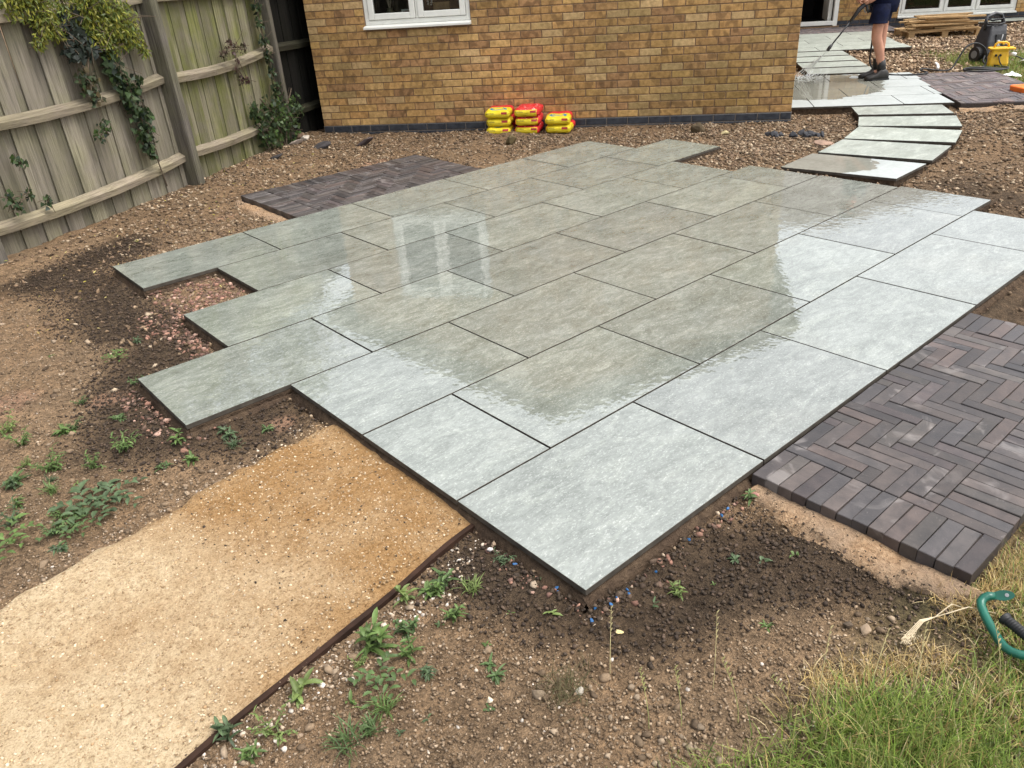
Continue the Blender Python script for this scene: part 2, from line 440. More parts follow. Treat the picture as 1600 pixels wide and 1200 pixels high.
def wetdry_material(name, cx, cy, rx, ry):
    """dry pale slabs with the wet spread of the lance: two stone looks mixed by a ragged wet outline"""
    t = NT(name); p = t.pos()
    n1 = t.noise(p, 3.2, 5, 0.6, 0.6); n2 = t.noise(p, 28, 6, 0.7, 0.3)
    f = t.math('ADD', t.math('MULTIPLY', n1, 0.45), t.math('MULTIPLY', n2, 0.55))
    dry = t.ramp(f, [(0.35, (0.27, 0.295, 0.28)), (0.65, (0.40, 0.425, 0.41))]); wet = t.ramp(f, [(0.35, (0.19, 0.19, 0.155)), (0.65, (0.29, 0.29, 0.245))])
    s = t.sep(p)
    dx = t.math('DIVIDE', t.math('SUBTRACT', s[0], cx), rx); dy = t.math('DIVIDE', t.math('SUBTRACT', s[1], cy), ry)
    d = t.math('SQRT', t.math('ADD', t.math('MULTIPLY', dx, dx), t.math('MULTIPLY', dy, dy)))
    d = t.math('ADD', d, t.math('MULTIPLY', t.math('SUBTRACT', t.noise(p, 2.6, 4, 0.6), 0.5), 1.0))
    m = t.remap(d, 0.86, 0.80)
    t.base(t.mix(m, dry, wet)); t.rough(t.math('SUBTRACT', 0.62, t.math('MULTIPLY', m, 0.57)))
    t.p.inputs["IOR"].default_value = 1.6; return t.mat
M_WETDRY = wetdry_material('part_wet_stone', 8.15, 4.0, 1.25, 0.95)
M_WETSTEP = wetdry_material('part_wet_step', 4.80, 2.05, 0.55, 0.50)
# ================================================================== layout data
LP, WP, GAP = 0.8975, 0.6, 0.0075
ROWS = [  # joints offset, left end, right end
    (0.0, 0.0, 4.19), (0.4405, 0.0, 4.49), (0.881, 0.0, 4.455), (-0.4668, -0.4668, 4.435),
    (-0.0264, -0.0264, 4.20), (0.4166, 0.4166, 4.88), (-0.0384, -0.0384, 4.42)]
RP = (0.81, 2.60, -0.715, 0.0)        # near herringbone patch u0,u1,v0,v1
LPATCH = (1.31, 3.10, 4.203, 5.24)    # patch behind the patio
STEPS = [[(7.134, 2.955), (7.659, 2.254), (7.273, 1.975), (6.775, 2.695)], [(6.681, 2.64), (7.162, 1.911), (6.703, 1.671), (6.282, 2.441)],
         [(6.256, 2.421), (6.53, 1.602), (6.025, 1.455), (5.714, 2.281)], [(5.673, 2.271), (5.89, 1.432), (5.326, 1.343), (5.119, 2.193)],
         [(5.061, 2.209), (5.198, 1.334), (4.66, 1.314), (4.516, 2.173)]]
def sand_v(u):   # right and left border of the sand path at u
    return 0.523 + 0.185 * u, 1.512 + 0.19 * u
def in_poly(x, y, poly):
    ins = np.zeros(np.shape(x), bool); n = len(poly); j = n - 1
    for i in range(n):
        xi, yi = poly[i]; xj, yj = poly[j]
        c = ((yi > y) != (yj > y)) & (x < (xj - xi) * (y - yi) / (yj - yi + 1e-12) + xi)
        ins ^= c; j = i
    return ins
def on_patio(x, y, m=0.0):
    r = np.zeros(np.shape(x), bool)
    for k, (o, a, b) in enumerate(ROWS):
        r |= (x > a - m) & (x < b + m) & (y > k * WP - m) & (y < (k + 1) * WP + m)
    return r
def on_pavers(x, y, m=0.0):
    r = (x > RP[0] - m) & (x < RP[1] + m) & (y > RP[2] - m) & (y < RP[3] + m)
    r |= (x > LPATCH[0] - m) & (x < LPATCH[1] + m) & (y > LPATCH[2] - m) & (y < LPATCH[3] + m)
    a, b = to_h(x, y)
    r |= (a > 5.05) & (a < 7.85) & (b > 0.35 - m) & (b < 2.66)
    r |= (a > 5.0) & (a < 7.65) & (b > 5.3) & (b < 9.6)
    r |= (a > 5.62) & (a < 6.56) & (b > 2.6) & (b < 5.4)
    r |= (a > 8.6) & (b > 8.7) & (b < 9.6)
    for q in STEPS: r |= in_poly(x, y, q)
    return r
def on_sand(x, y, m=0.0):
    lo, hi = sand_v(x)
    return (x < 0.0 + m) & (y > lo - m) & (y < hi + m)
def in_house(x, y, m=0.0):
    a, b = to_h(x, y)
    return ((a > -0.12 - m) & (a < 5.07 + m) & (b > 0 - m) & (b < 9.5)) | ((a > -2) & (b > 9.35 - m))
FA, FB, FC = np.array([-0.497, 5.192]), np.array([1.217, 6.182]), np.array([2.738, 7.252])
FDIR = np.array([0.866, 0.50]); 
def beyond_fence(x, y):
    nx, ny = -0.555, 0.832
    return ((x - 1.217) * nx + (y - 6.182) * ny) > -0.02

def segdist(x, y, pts):
    d = np.full(np.shape(x), 1e9)
    for (ax, ay), (bx, by) in zip(pts[:-1], pts[1:]):
        dx, dy = bx - ax, by - ay
        t = np.clip(((x - ax) * dx + (y - ay) * dy) / (dx * dx + dy * dy), 0, 1)
        d = np.minimum(d, np.hypot(x - ax - t * dx, y - ay - t * dy))
    return d
PEDGE = []
for _k, (_o, _a, _b) in enumerate(ROWS):
    PEDGE += [((_a, _k * WP), (_a, _k * WP + WP)), ((_b, _k * WP), (_b, _k * WP + WP))]
    if _k: PEDGE += [((ROWS[_k - 1][1], _k * WP), (_a, _k * WP)), ((ROWS[_k - 1][2], _k * WP), (_b, _k * WP))]
PEDGE += [((0, 0), (4.19, 0)), ((-0.04, 4.2), (4.42, 4.2))]
def edge_dist(x, y):
    d = np.full(np.shape(x), 9.0)
    for s in PEDGE:
        if s[0] != s[1]: d = np.minimum(d, segdist(x, y, s))
    return d
def gz(x, y):
    """height of the bare ground"""
    x = np.asarray(x, float); y = np.asarray(y, float)
    a, b = to_h(x, y)
    z = -0.060 + 0.026 * (fbm(x, y, 0.7, 3, 4) - 0.5) + 0.030 * (fbm(x, y, 0.16, 9, 4, 0.6) - 0.5)
    z = z + 0.035 * sstep(0.55, 0.8, fbm(x, y, 0.45, 31, 3)) * sstep(4.6, 6.0, x + 0.6 * y)
    z = z + (0.016 + 0.016 * (fbm(x, y, 0.10, 41, 3) - 0.35)) * np.exp(-(edge_dist(x, y) / 0.07) ** 2)
    z = z - 0.012 * sstep(-1.0, 0.0, b) * (a > -0.5)
    z = z + 0.03 * sstep(0.5, 0.0, np.abs((x + 0.45) * -0.5 + (y - 5.05) * 0.866))     # raised along the fence
    z = np.where((x < 0) & (y < sand_v(x)[0]) & (y > sand_v(x)[0] - 0.35), np.maximum(z, -0.062 + 0.006 * (vnoise(x, y, 0.05, 2) - 0.5)), z)
    under = on_patio(x, y, 0.02) | on_pavers(x, y, 0.02) | on_sand(x, y, -0.02)
    return np.where(under, np.minimum(z, -0.085), z)

def soil_colour(x, y):
    dry = np.array([0.215, 0.150, 0.092]); damp = np.array([0.062, 0.045, 0.030]); back = np.array([0.19, 0.13, 0.078])
    pink = np.array([0.30, 0.19, 0.13]); olive = np.array([0.105, 0.10, 0.045])
    w = fbm(x, y, 0.5, 5, 4)
    c = np.ones(np.shape(x) + (3,)) * dry
    c = c * (0.80 + 0.45 * fbm(x, y, 0.9, 21, 4))[..., None]
    def lay(c, m, col): return c * (1 - m[..., None]) + col * m[..., None]
    a, b = to_h(x, y)
    m = sstep(2.2, 3.4, x * 0.62 + y * 0.55 + 0.6 * (w - 0.5)); c = lay(c, m, back * (0.75 + 0.5 * fbm(x, y, 0.35, 77, 4))[..., None])
    d = segdist(x, y, [(-0.12, 0.36), (0.03, 0.02), (0.10, -0.10), (0.45, -0.20), (0.72, -0.42), (0.78, -0.62)])
    c = lay(c, sstep(0.26, 0.06, d + 0.22 * (w - 0.5)) * 0.95, damp)
    d = segdist(x, y, [(-0.25, 1.72), (-0.6, 2.0), (-0.42, 2.5), (-0.15, 2.9), (-0.3, 3.5), (-0.2, 4.0), (-0.3, 4.4), (0.1, 4.7)])
    c = lay(c, sstep(0.36, 0.10, d + 0.35 * (w - 0.5)) * 0.9, damp * 1.05)
    d = segdist(x, y, [(-0.55, 4.5), (0.3, 4.9)]); c = lay(c, sstep(0.22, 0.05, d + 0.3 * (w - 0.5)) * 0.9, damp * 0.75)
    d = segdist(x, y, [(2.7, -0.15), (3.6, -0.25), (4.6, 0.2), (4.9, 0.9)]); c = lay(c, sstep(0.5, 0.15, d + 0.4 * (w - 0.5)) * 0.85, damp * 1.1)
    for (px, py, r) in [(-0.95, 2.75, 0.20), (-0.62, 2.42, 0.10), (-0.15, 1.62, 0.07), (2.78, 5.42, 0.2), (1.0, 4.9, 0.2)]:
        d = np.hypot(x - px, (y - py)); c = lay(c, sstep(r, r * 0.4, d + 0.3 * r * (w - 0.5) * 4) * 0.8, pink)
    # moss and thin turf towards the far lawn
    m = sstep(7.4, 8.1, a + 1.2 * (w - 0.5)) * sstep(0.6, 1.6, b) * sstep(5.2, 4.2, b); c = lay(c, m * 0.8, olive)
    m = sstep(-0.52, -0.72, y + 0.25 * (w - 0.5)) * sstep(-0.3, 0.2, x); c = lay(c, m * 0.55, olive * 0.9)
    return c

# ================================================================== ground
def axis(parts):
    return np.unique(np.round(np.concatenate(parts), 5))
xs = axis([np.arange(-60, -3, 3.0), np.arange(-3, 5.0, 0.028), np.arange(5.0, 13, 0.09), np.arange(13, 22, 0.5), np.arange(22, 90, 4.0)])
ys = axis([np.arange(-60, -2, 3.0), np.arange(-2, -1.2, .1), np.arange(-1.2, 7.6, 0.028), np.arange(7.6, 16, 0.4), np.arange(16, 90, 4.0)])
X, Y = np.meshgrid(xs, ys, indexing='ij')
Z = gz(X, Y)
nx_, ny_ = X.shape
idx = np.arange(nx_ * ny_).reshape(nx_, ny_)
F = np.stack([idx[:-1, :-1], idx[1:, :-1], idx[1:, 1:], idx[:-1, 1:]], -1).reshape(-1, 4)
g = arr_obj("ground", np.stack([X, Y, Z], -1).reshape(-1, 3), F, M_SOIL, soil_colour(X, Y).reshape(-1, 3), smooth=True)
tag(g, kind="structure")

# ================================================================== patio
def slab_mesh(w, d, h=0.02, name="slab", mat=None):
    b = MB().cbox((0, 0, -h), (w, d, 0), 0.001); b.m = [1, 0] + [1] * 8
    return b.mesh(name, [mat or M_SLAB, M_SLABEDGE])
SLABS = {}
def slab_obj(w, d, parent, loc, rz=0.0, mat=None):
    key = (round(w, 3), round(d, 3), mat)
    if key not in SLABS: SLABS[key] = slab_mesh(key[0], key[1], mat=mat)
    o = bpy.data.objects.new("slab", SLABS[key]); link(o, parent); o.location = loc; o.rotation_euler = (0, 0, rz); return o
bed = MB(); cells = []
for k, (off, a, b) in enumerate(ROWS):
    cuts = [a]; u = off
    while u < b - 0.05:
        if u > a + 0.05: cuts.append(u)
        u += LP
    cuts.append(b)
    for u0, u1 in zip(cuts[:-1], cuts[1:]): cells.append((u0, u1, k * WP, (k + 1) * WP))
    bed.box((a + 0.012, k * WP + (0.012 if k == 0 else -0.0), -0.11), (b - 0.012, (k + 1) * WP - (0.012 if k == 6 else 0.0), -0.0235))
def rough_bed(bm, name, parent=None):
    o = bm.build(name, M_BED, parent); return o
patio = rough_bed(bed, "patio"); tag(patio, kind="structure")
for i, (u0, u1, v0, v1) in enumerate(cells):
    slab_obj(u1 - u0 - GAP, v1 - v0 - GAP, patio, (u0 + GAP / 2, v0 + GAP / 2, 0.0005 * math.sin(i * 2.3)))
# irregular mortar haunch spilling out under the exposed slab edges
hV = []; hF = []; 
def haunch(p0, p1, out):
    n = max(4, int(np.hypot(p1[0] - p0[0], p1[1] - p0[1]) / 0.03)); b0 = len(hV)
    for i in range(n + 1):
        t = i / n; x = p0[0] + (p1[0] - p0[0]) * t; y = p0[1] + (p1[1] - p0[1]) * t
        r = 0.010 + 0.022 * float(vnoise(x * 3, y * 3, 0.35, 5)); zt = -0.026 - 0.012 * float(vnoise(x, y, 0.12, 8))
        hV.extend([(x - out[0] * 0.03, y - out[1] * 0.03, zt + 0.004), (x - out[0] * (0.008), y - out[1] * 0.008, zt), (x + out[0] * r * 0.6, y + out[1] * r * 0.6, -0.055), (x + out[0] * r * 1.8, y + out[1] * r * 1.8, -0.10)])
        if i:
            for j in range(3): hF.append((b0 + (i - 1) * 4 + j, b0 + i * 4 + j, b0 + i * 4 + j + 1, b0 + (i - 1) * 4 + j + 1))
for k, (o_, a, b) in enumerate(ROWS):
    v0, v1 = k * WP, (k + 1) * WP
    haunch((a, v0), (a, v1), (-1, 0)); haunch((b, v0), (b, v1), (1, 0))
haunch((0, 0), (0.81, 0), (0, -1)); haunch((2.6, 0), (4.19, 0), (0, -1))
haunch((-0.4668, 1.8), (0, 1.8), (0, -1)); haunch((-0.0384, 3.6), (0.4166, 3.6), (0, -1)); haunch((-0.4668, 2.4), (-0.0264, 2.4), (0, 1)); haunch((4.44, 3.0), (4.88, 3.0), (0, -1)); haunch((-0.0264, 3.0), (0.4166, 3.0), (0, 1))
haunch((4.2, 2.4), (4.435, 2.4), (0, 1)); haunch((3.1, 4.2), (4.42, 4.2), (0, 1)); haunch((0, 4.2), (1.31, 4.2), (0, 1))
arr_obj("mortar_haunch", hV, np.array(hF), M_BED, None, patio, smooth=True)

# ---- curved stepping path
path = empty("stepping_path"); tag(path, kind="structure")
def quad_slab(q, parent, z=0.0, h=0.02, mat=None):
    c = np.mean(np.array(q), 0); ins = [tuple(np.array(p) + (c - np.array(p)) * 0.03) for p in q]
    n = 4
    def ring(pts, z): return [(p[0], p[1], z) for p in pts]
    pts = list(q)
    area = sum(pts[i][0] * pts[(i + 1) % 4][1] - pts[(i + 1) % 4][0] * pts[i][1] for i in range(4))
    if area < 0: pts = pts[::-1]; ins = ins[::-1]
    sb = MB().loft([ring(pts, z - h), ring(pts, z)]); sb.m = [1] * 4 + [1, 0]
    sb.build("slab", [mat or M_DRYSLAB, M_SLABEDGE], parent)
    MB().loft([ring(ins, z - 0.14), ring(ins, z - h - 0.002)]).build("mortar_bed", M_BED, parent)
for q in STEPS: quad_slab(q, path, mat=M_WETSTEP if q is STEPS[-1] else None)
for i in range(4):
    b0 = 2.79 + i * 0.64
    quad_slab([tuple(hw(5.66, b0)[:2]), tuple(hw(6.52, b0)[:2]), tuple(hw(6.52, b0 + 0.55)[:2]), tuple(hw(5.66, b0 + 0.55)[:2])], path)

# ---- two small paved areas beyond the steps, square to the house
def h_patio(name, a0, a1, b0, b1, rd, lw, seed, slant=0.0, mat=None):
    o = MB().box((a0 + 0.02, b0 + 0.015, -0.13), (a1 - 0.02, b1 - 0.015, -0.0235)).build(name, M_BED); o.location = HO; o.rotation_euler = (0, 0, HROT)
    tag(o, kind="structure"); n = int(round((b1 - b0) / rd)); d = (b1 - b0) / n
    for k in range(n):
        u = a0 + (k % 2) * lw / 2 - lw + seed; e = a1 + slant * (k + 0.5) / n
        while u < e:
            x0, x1 = max(u, a0), min(u + lw, e)
            if x1 - x0 > 0.04: slab_obj(x1 - x0 - GAP, d - GAP, o, (x0, b0 + k * d, 0), mat=mat)
            u += lw
    return o
h_patio("side_patio", 5.10, 6.72, 0.372, 2.65, 0.57, 0.9, 0.25, 0.17, M_WETDRY)
h_patio("rear_patio", 5.2, 7.58, 5.36, 8.1, 0.55, 0.9, 0.1, 0.0, M_DRYSLAB)
h_patio("rear_path", 8.75, 12.5, 8.75, 9.34, 0.59, 0.9, 0.0, 0.0, M_DRYSLAB)

# ================================================================== clay paver patches
PW = 0.0511; PJ = 0.0026
PCOL_OLD = [(0.085, 0.068, 0.066), (0.066, 0.056, 0.058), (0.11, 0.082, 0.074), (0.13, 0.088, 0.078), (0.075, 0.06, 0.055), (0.10, 0.085, 0.082), (0.052, 0.048, 0.052), (0.12, 0.10, 0.088)]
PCOL = [(0.084, 0.068, 0.066), (0.078, 0.067, 0.064), (0.098, 0.080, 0.072), (0.104, 0.080, 0.071), (0.082, 0.070, 0.065), (0.092, 0.081, 0.077), (0.066, 0.060, 0.060), (0.102, 0.089, 0.080)]
PMESH = {}
def paver(parent, x0, y0, x1, y1, rng, zoff=0.0):
    if x1 - x0 < 0.012 or y1 - y0 < 0.012: return
    w, d = round(x1 - x0 - PJ, 3), round(y1 - y0 - PJ, 3)
    if w <= 0.006 or d <= 0.006: return
    if (w, d) not in PMESH: PMESH[(w, d)] = MB().cbox((-w / 2, -d / 2, -0.05), (w / 2, d / 2, 0), 0.002).mesh("paving_brick", M_PAVER)
    o = bpy.data.objects.new("paving_brick", PMESH[(w, d)]); link(o, parent)
    o.location = ((x0 + x1) / 2, (y0 + y1) / 2, zoff + rng.uniform(-0.002, 0.002))
    o.rotation_euler = (rng.uniform(-0.008, 0.008), rng.uniform(-0.008, 0.008), rng.uniform(-0.018, 0.018))
    c = rng.choice(PCOL); k = rng.uniform(0.42, 0.9); o.color = (c[0] * k, c[1] * k, c[2] * k, 1)
def herring(rect, phase=1):
    """4:1 herringbone cells clipped to rect (u0,u1,v0,v1 measured from its near upper corner, v downwards)"""
    W, H = rect; nx = int(W / PW) + 6; ny = int(H / PW) + 6; out = []
    for j in range(-6, ny):
        for x in range(-8, nx):
            if (x - j - phase) % 8 == 0:
                out.append((x, j, x + 4, j + 1))
    for x in range(-6, nx):
        for j in range(-8, ny):
            if (x - j - phase) % 8 == 7: out.append((x, j, x + 1, j + 4))
    res = []
    for x0, y0, x1, y1 in out:
        a0, b0, a1, b1 = max(0, x0 * PW), max(0, y0 * PW), min(W, x1 * PW), min(H, y1 * PW)
        if a1 - a0 > 0.014 and b1 - b0 > 0.014: res.append((a0, b0, a1, b1))
    return res
rng = random.Random(3)
pp = MB().box((RP[0] + 0.01, RP[2] + 0.01, -0.12), (RP[1] - 0.01, -0.013, -0.0135)).build("brick_paving", M_JOINT); tag(pp, kind="structure")
u0, u1, v0, v1 = RP
n = 14; pitch = 0.709 / n
for i in range(n): paver(pp, u0, -0.006 - (i + 1) * pitch, u0 + 0.203, -0.006 - i * pitch, rng, -0.006)
for i in range(9): paver(pp, u1 - 0.198, -0.006 - (i + 1) * pitch, u1, -0.006 - i * pitch, rng, -0.006)
uu = u0 + 0.205
k = 0
while uu < u1 - 0.03:
    paver(pp, uu, v0, uu + PW, v0 + 0.200, rng, -0.006); uu += PW
for a0, b0, a1, b1 in herring((1.385, 0.509)): paver(pp, u0 + 0.205 + a0, -0.006 - b1, u0 + 0.205 + a1, -0.006 - b0, rng, -0.006)

lpch = MB().box((LPATCH[0] + 0.01, LPATCH[2] + 0.014, -0.12), (LPATCH[1] - 0.01, LPATCH[3] - 0.01, -0.0155)).build("brick_paving", M_JOINT); tag(lpch, kind="structure")
u0, u1, v0, v1 = LPATCH
n = 20; pitch = (v1 - v0) / n
for i in range(n):
    paver(lpch, u0, v0 + i * pitch, u0 + 0.205, v0 + (i + 1) * pitch, rng, -0.008); paver(lpch, u1 - 0.2, v0 + i * pitch, u1, v0 + (i + 1) * pitch, rng, -0.008)
uu = u0 + 0.207
while uu < u1 - 0.24:
    paver(lpch, uu, v1 - 0.2, uu + PW, v1, rng, -0.008); uu += PW
for a0, b0, a1, b1 in herring((1.38, 0.83), 3): paver(lpch, u0 + 0.207 + a0, v0 + b0, u0 + 0.207 + a1, v0 + b1, rng, -0.008)
# far patches: pieces too small to pick apart, one joined part each
def far_pavers(name, a0, a1, b0, b1, clip=None):
    o = MB().box((a0, b0, -0.13), (a1, b1, -0.02)).build(name, M_JOINT); o.location = HO; o.rotation_euler = (0, 0, HROT); tag(o, kind="structure")
    bm = MB()
    for x0, y0, x1, y1 in herring((a1 - a0, b1 - b0), 2):
        c = rng.choice(PCOL); q = rng.uniform(1.15, 1.9); z = rng.uniform(-0.012, -0.006)
        bm.box((a0 + x0 + 0.002, b0 + y0 + 0.002, -0.05), (a0 + x1 - 0.002, b0 + y1 - 0.002, z), 0, (c[0] * q, c[1] * q, c[2] * q * 1.03, 1))
    p = bm.build("paving_bricks", M_STONE, o, cols=True); tag(p, kind="stuff")
far_pavers("brick_paving", 6.80, 7.82, 0.375, 2.55)
far_pavers("brick_paving", 5.2, 8.1, 8.13, 9.3)

# ---- bedding sand left open along the paver edges
def sand_strip(name, pts, seed, z=-0.043, mat=None):
    """low sand apron along a polyline; pts = (x, y, halfwidth)"""
    V = []; Fq = []; n = 13; m = 0
    P = []
    for (p, q) in zip(pts[:-1], pts[1:]):
        L = math.hypot(q[0] - p[0], q[1] - p[1]); k = max(2, int(L / 0.02))
        for i in range(k): t = i / k; P.append([p[j] + (q[j] - p[j]) * t for j in range(3)])
    P.append(list(pts[-1]))
    for i, p in enumerate(P):
        a = P[max(i - 1, 0)]; b = P[min(i + 1, len(P) - 1)]
        tx, ty = b[0] - a[0], b[1] - a[1]; L = math.hypot(tx, ty); nx, ny = -ty / L, tx / L
        for j in range(n):
            s = j / (n - 1) * 2 - 1
            w = p[2] * (0.7 + 0.5 * float(vnoise(i * 0.02, s * 2, 0.12, seed)) + 0.45 * float(vnoise(i * 0.02, s * 2, 0.03, seed + 3)))
            x, y = p[0] + nx * s * w, p[1] + ny * s * w
            V.append((x, y, z - 0.03 * abs(s) ** 3 + 0.012 * (float(vnoise(x, y, 0.09, seed)) - 0.5) + 0.008 * (float(vnoise(x, y, 0.025, seed)) - 0.5)))
        if i:
            for j in range(n - 1): Fq.append(((i - 1) * n + j, i * n + j, i * n + j + 1, (i - 1) * n + j + 1))
    o = arr_obj(name, V, np.array(Fq), mat or M_OSAND, smooth=True); tag(o, kind="structure"); return o
sand_strip("bedding_sand", [(0.80, -0.03, 0.04), (0.775, -0.25, 0.085), (0.77, -0.5, 0.08), (0.785, -0.68, 0.05), (0.80, -0.76, 0.015)], 4)
sand_strip("bedding_sand", [(2.64, -0.05, 0.05), (2.65, -0.3, 0.05), (2.66, -0.7, 0.05)], 6)
sand_strip("bedding_sand", [(1.26, 4.22, 0.04), (1.25, 4.6, 0.085), (1.25, 5.0, 0.075), (1.28, 5.25, 0.03)], 7)
sand_strip("bedding_sand", [(2.45, 5.30, 0.03), (2.7, 5.33, 0.085), (3.0, 5.33, 0.04)], 8)
sand_strip("bedding_sand", [tuple(hw(6.75, 0.28)[:2]) + (0.06,), tuple(hw(7.3, 0.26)[:2]) + (0.10,), tuple(hw(8.6, 0.26)[:2]) + (0.10,)], 9)

# ---- compacted sand path with its edging board
su = np.concatenate([np.linspace(0.005, -2.4, 150)]); st = np.linspace(-0.03, 1.05, 80)
U, T = np.meshgrid(su, st, indexing='ij')
lo, hi = sand_v(U)
wob = 0.03 * (vnoise(U, T * 0, 0.25, 3) - 0.5) + 0.03 * (vnoise(U, T * 0, 0.06, 5) - 0.5)
Vv = lo + (hi - lo) * T + np.where(T > 0.8, wob * (T - 0.8) * 5, 0)
zz = -0.040 + 0.012 * (fbm(U, Vv, 0.35, 12, 3) - 0.5) + 0.006 * (fbm(U, Vv, 0.03, 14, 2) - 0.5)
zz = zz - 0.055 * sstep(0.93, 1.05, T) - 0.03 * sstep(-0.25, -0.0, U) * sstep(0.9, 1.0, T) - 0.006 * sstep(0.1, 0.0, T) - 0.06 * sstep(0.0, -0.03, T)
idx = np.arange(U.size).reshape(U.shape)
F = np.stack([idx[:-1, :-1], idx[:-1, 1:], idx[1:, 1:], idx[1:, :-1]], -1).reshape(-1, 4)
o = arr_obj("sand_path", np.stack([U, Vv, zz], -1).reshape(-1, 3), F, M_SAND, smooth=True); tag(o, kind="structure")
eb = MB(); rings = []
for i in range(40):
    u = -0.004 - 2.4 * i / 39; v = sand_v(u)[0] - 0.004 + 0.004 * math.sin(i * 0.6); zt = -0.044 + 0.003 * math.sin(i * 0.9)
    rings.append([(u, v, -0.14), (u, v - 0.018, -0.14), (u, v - 0.018, zt), (u, v, zt)])
eb.loft(rings)
o = eb.build("edging_board", M_EDGE); tag(o, "dark brown timber edging board along the right side of the sand path", "edging")
# ================================================================== house
house = empty("brick_house", HO, HROT)
tag(house, "buff brick bungalow with white windows and a dark blue brick plinth", "house")
A0, A1, ZB = -0.1125, 5.0625, 0.023
WA0, WA1, WZ0, WZ1 = 0.555, 1.725, 1.055, 2.10
core = MB()
def wallbox(a0, a1, z0, z1, b0=0.003, b1=0.11): core.box((a0, b0, z0), (a1, b1, z1))
wallbox(A0 + 0.004, WA0, ZB - 0.3, 2.43); wallbox(WA1, A1 - 0.004, ZB - 0.3, 2.43); wallbox(WA0, WA1, ZB - 0.3, WZ0 - 0.02); wallbox(WA0, WA1, WZ1, 2.43)
core.add([(A0, 0.003, 2.43), (A1, 0.003, 2.43), ((A0 + A1) / 2, 0.003, 3.63), (A0, 0.11, 2.43), (A1, 0.11, 2.43), ((A0 + A1) / 2, 0.11, 3.63)], [(0, 1, 2), (5, 4, 3), (0, 3, 4, 1), (1, 4, 5, 2), (2, 5, 3, 0)])
core.box((A0 + 0.004, 0.11, -0.3), (A0 + 0.11, 9.45, 2.38)); core.box((A1 - 0.11, 0.11, -0.3), (A1 - 0.004, 9.45, 2.38))
wall = core.build("wall", M_MORTAR, house)
brng = random.Random(5)
BCOL = [(0.43, 0.272, 0.105), (0.46, 0.30, 0.125), (0.41, 0.250, 0.098), (0.39, 0.238, 0.095), (0.42, 0.248, 0.098), (0.37, 0.222, 0.092), (0.33, 0.190, 0.090), (0.37, 0.255, 0.115), (0.47, 0.325, 0.16), (0.36, 0.215, 0.095)]
def brick_colour(r):
    c = r.choice(BCOL); k = r.uniform(0.90, 1.18); return (c[0] * k, c[1] * k, c[2] * k)
def courses(a0, a1, z0, z1, openings=(), start=0, zlim=None):
    out = []; i = start
    while True:
        zb = z0 + 0.075 * (i - start) + 0.005
        if zb + 0.065 > z1: break
        x = a0 + (0 if i % 2 == 0 else -0.1125)
        while x < a1 - 0.02:
            segs = [(max(x, a0) + 0.005, min(x + 0.225, a1) - 0.005)]
            for (oa0, oa1, oz0, oz1) in openings:
                if zb + 0.06 > oz0 and zb < oz1:
                    ns = []
                    for s0, s1 in segs:
                        if s1 <= oa0 or s0 >= oa1: ns.append((s0, s1)); continue
                        if s0 < oa0 - 0.02: ns.append((s0, oa0 - 0.004))
                        if s1 > oa1 + 0.02: ns.append((oa1 + 0.004, s1))
                    segs = ns
            for s0, s1 in segs:
                if s1 - s0 > 0.02:
                    if zlim is None or zlim((s0 + s1) / 2, zb + 0.07, s1 - s0): out.append((s0, s1, zb))
            x += 0.225
        i += 1
    return out
BM = {}
def brick_mesh(w, mat, key):
    k = (round(w, 3), key)
    if k not in BM:
        # front face is -Y: a box with a chamfered front rim
        w2, h2, c = w / 2, 0.0325, 0.0035
        ring = lambda y, e: [(-w2 + e, y, -h2 + e), (w2 - e, y, -h2 + e), (w2 - e, y, h2 - e), (-w2 + e, y, h2 - e)]
        b = MB(); b.loft([ring(0.05, 0), ring(0.0, 0), ring(-0.0035, c)][::1])
        BM[k] = b.mesh("brick", mat)
    return BM[k]
allb = courses(A0, A1, ZB, 2.43, [(WA0, WA1, WZ0 - 0.03, WZ1)], 0)
def dist_b(b):
    p = hw((b[0] + b[1]) / 2, 0, b[2]); return float(np.linalg.norm(p - CAM)) + (100 if b[2] > 1.36 else 0)
allb.sort(key=dist_b)
joined = MB()
for i, (s0, s1, zb) in enumerate(allb):
    c = brick_colour(brng)
    if i < 300:
        o = bpy.data.objects.new("brick", brick_mesh(s1 - s0, M_BRICK1, 'y')); link(o, wall)
        o.location = ((s0 + s1) / 2, brng.uniform(-0.0015, 0.0015), zb + 0.0325); o.color = (*c, 1)
    else:
        joined.box((s0, -0.003 + brng.uniform(-0.0015, 0.0015), zb), (s1, 0.05, zb + 0.065), 0, (*c, 1))
slope = 1.2 / ((A1 - A0) / 2)
for s0, s1, zb in courses(A0, A1, 2.428, 3.66, (), 32, lambda a, z, w: z < 2.43 + slope * (min(a - w / 2 - A0, A1 - a - w / 2)) - 0.01):
    joined.box((s0, -0.003, zb), (s1, 0.05, zb + 0.065), 0, (*brick_colour(brng), 1))
tag(joined.build("more_bricks", M_BRICK, wall, cols=True), kind="stuff")
plinth = MB().box((A0 - 0.0015, -0.0005, -0.3), (A1 + 0.0015, 0.06, ZB + 0.002)).build("plinth", M_BMORTAR, house)
for row in range(3):
    zb = ZB - 0.075 * (row + 1) + 0.005
    x = A0 - (0.1125 if row % 2 == 0 else 0.0)
    while x < A1 - 0.02:
        s0, s1 = max(x, A0) + 0.005, min(x + 0.225, A1) - 0.005
        if s1 - s0 > 0.02:
            o = bpy.data.objects.new("brick", brick_mesh(s1 - s0, M_BLUE, 'b')); link(o, plinth); o.location = ((s0 + s1) / 2, -0.0045, zb + 0.0325)
        x += 0.225
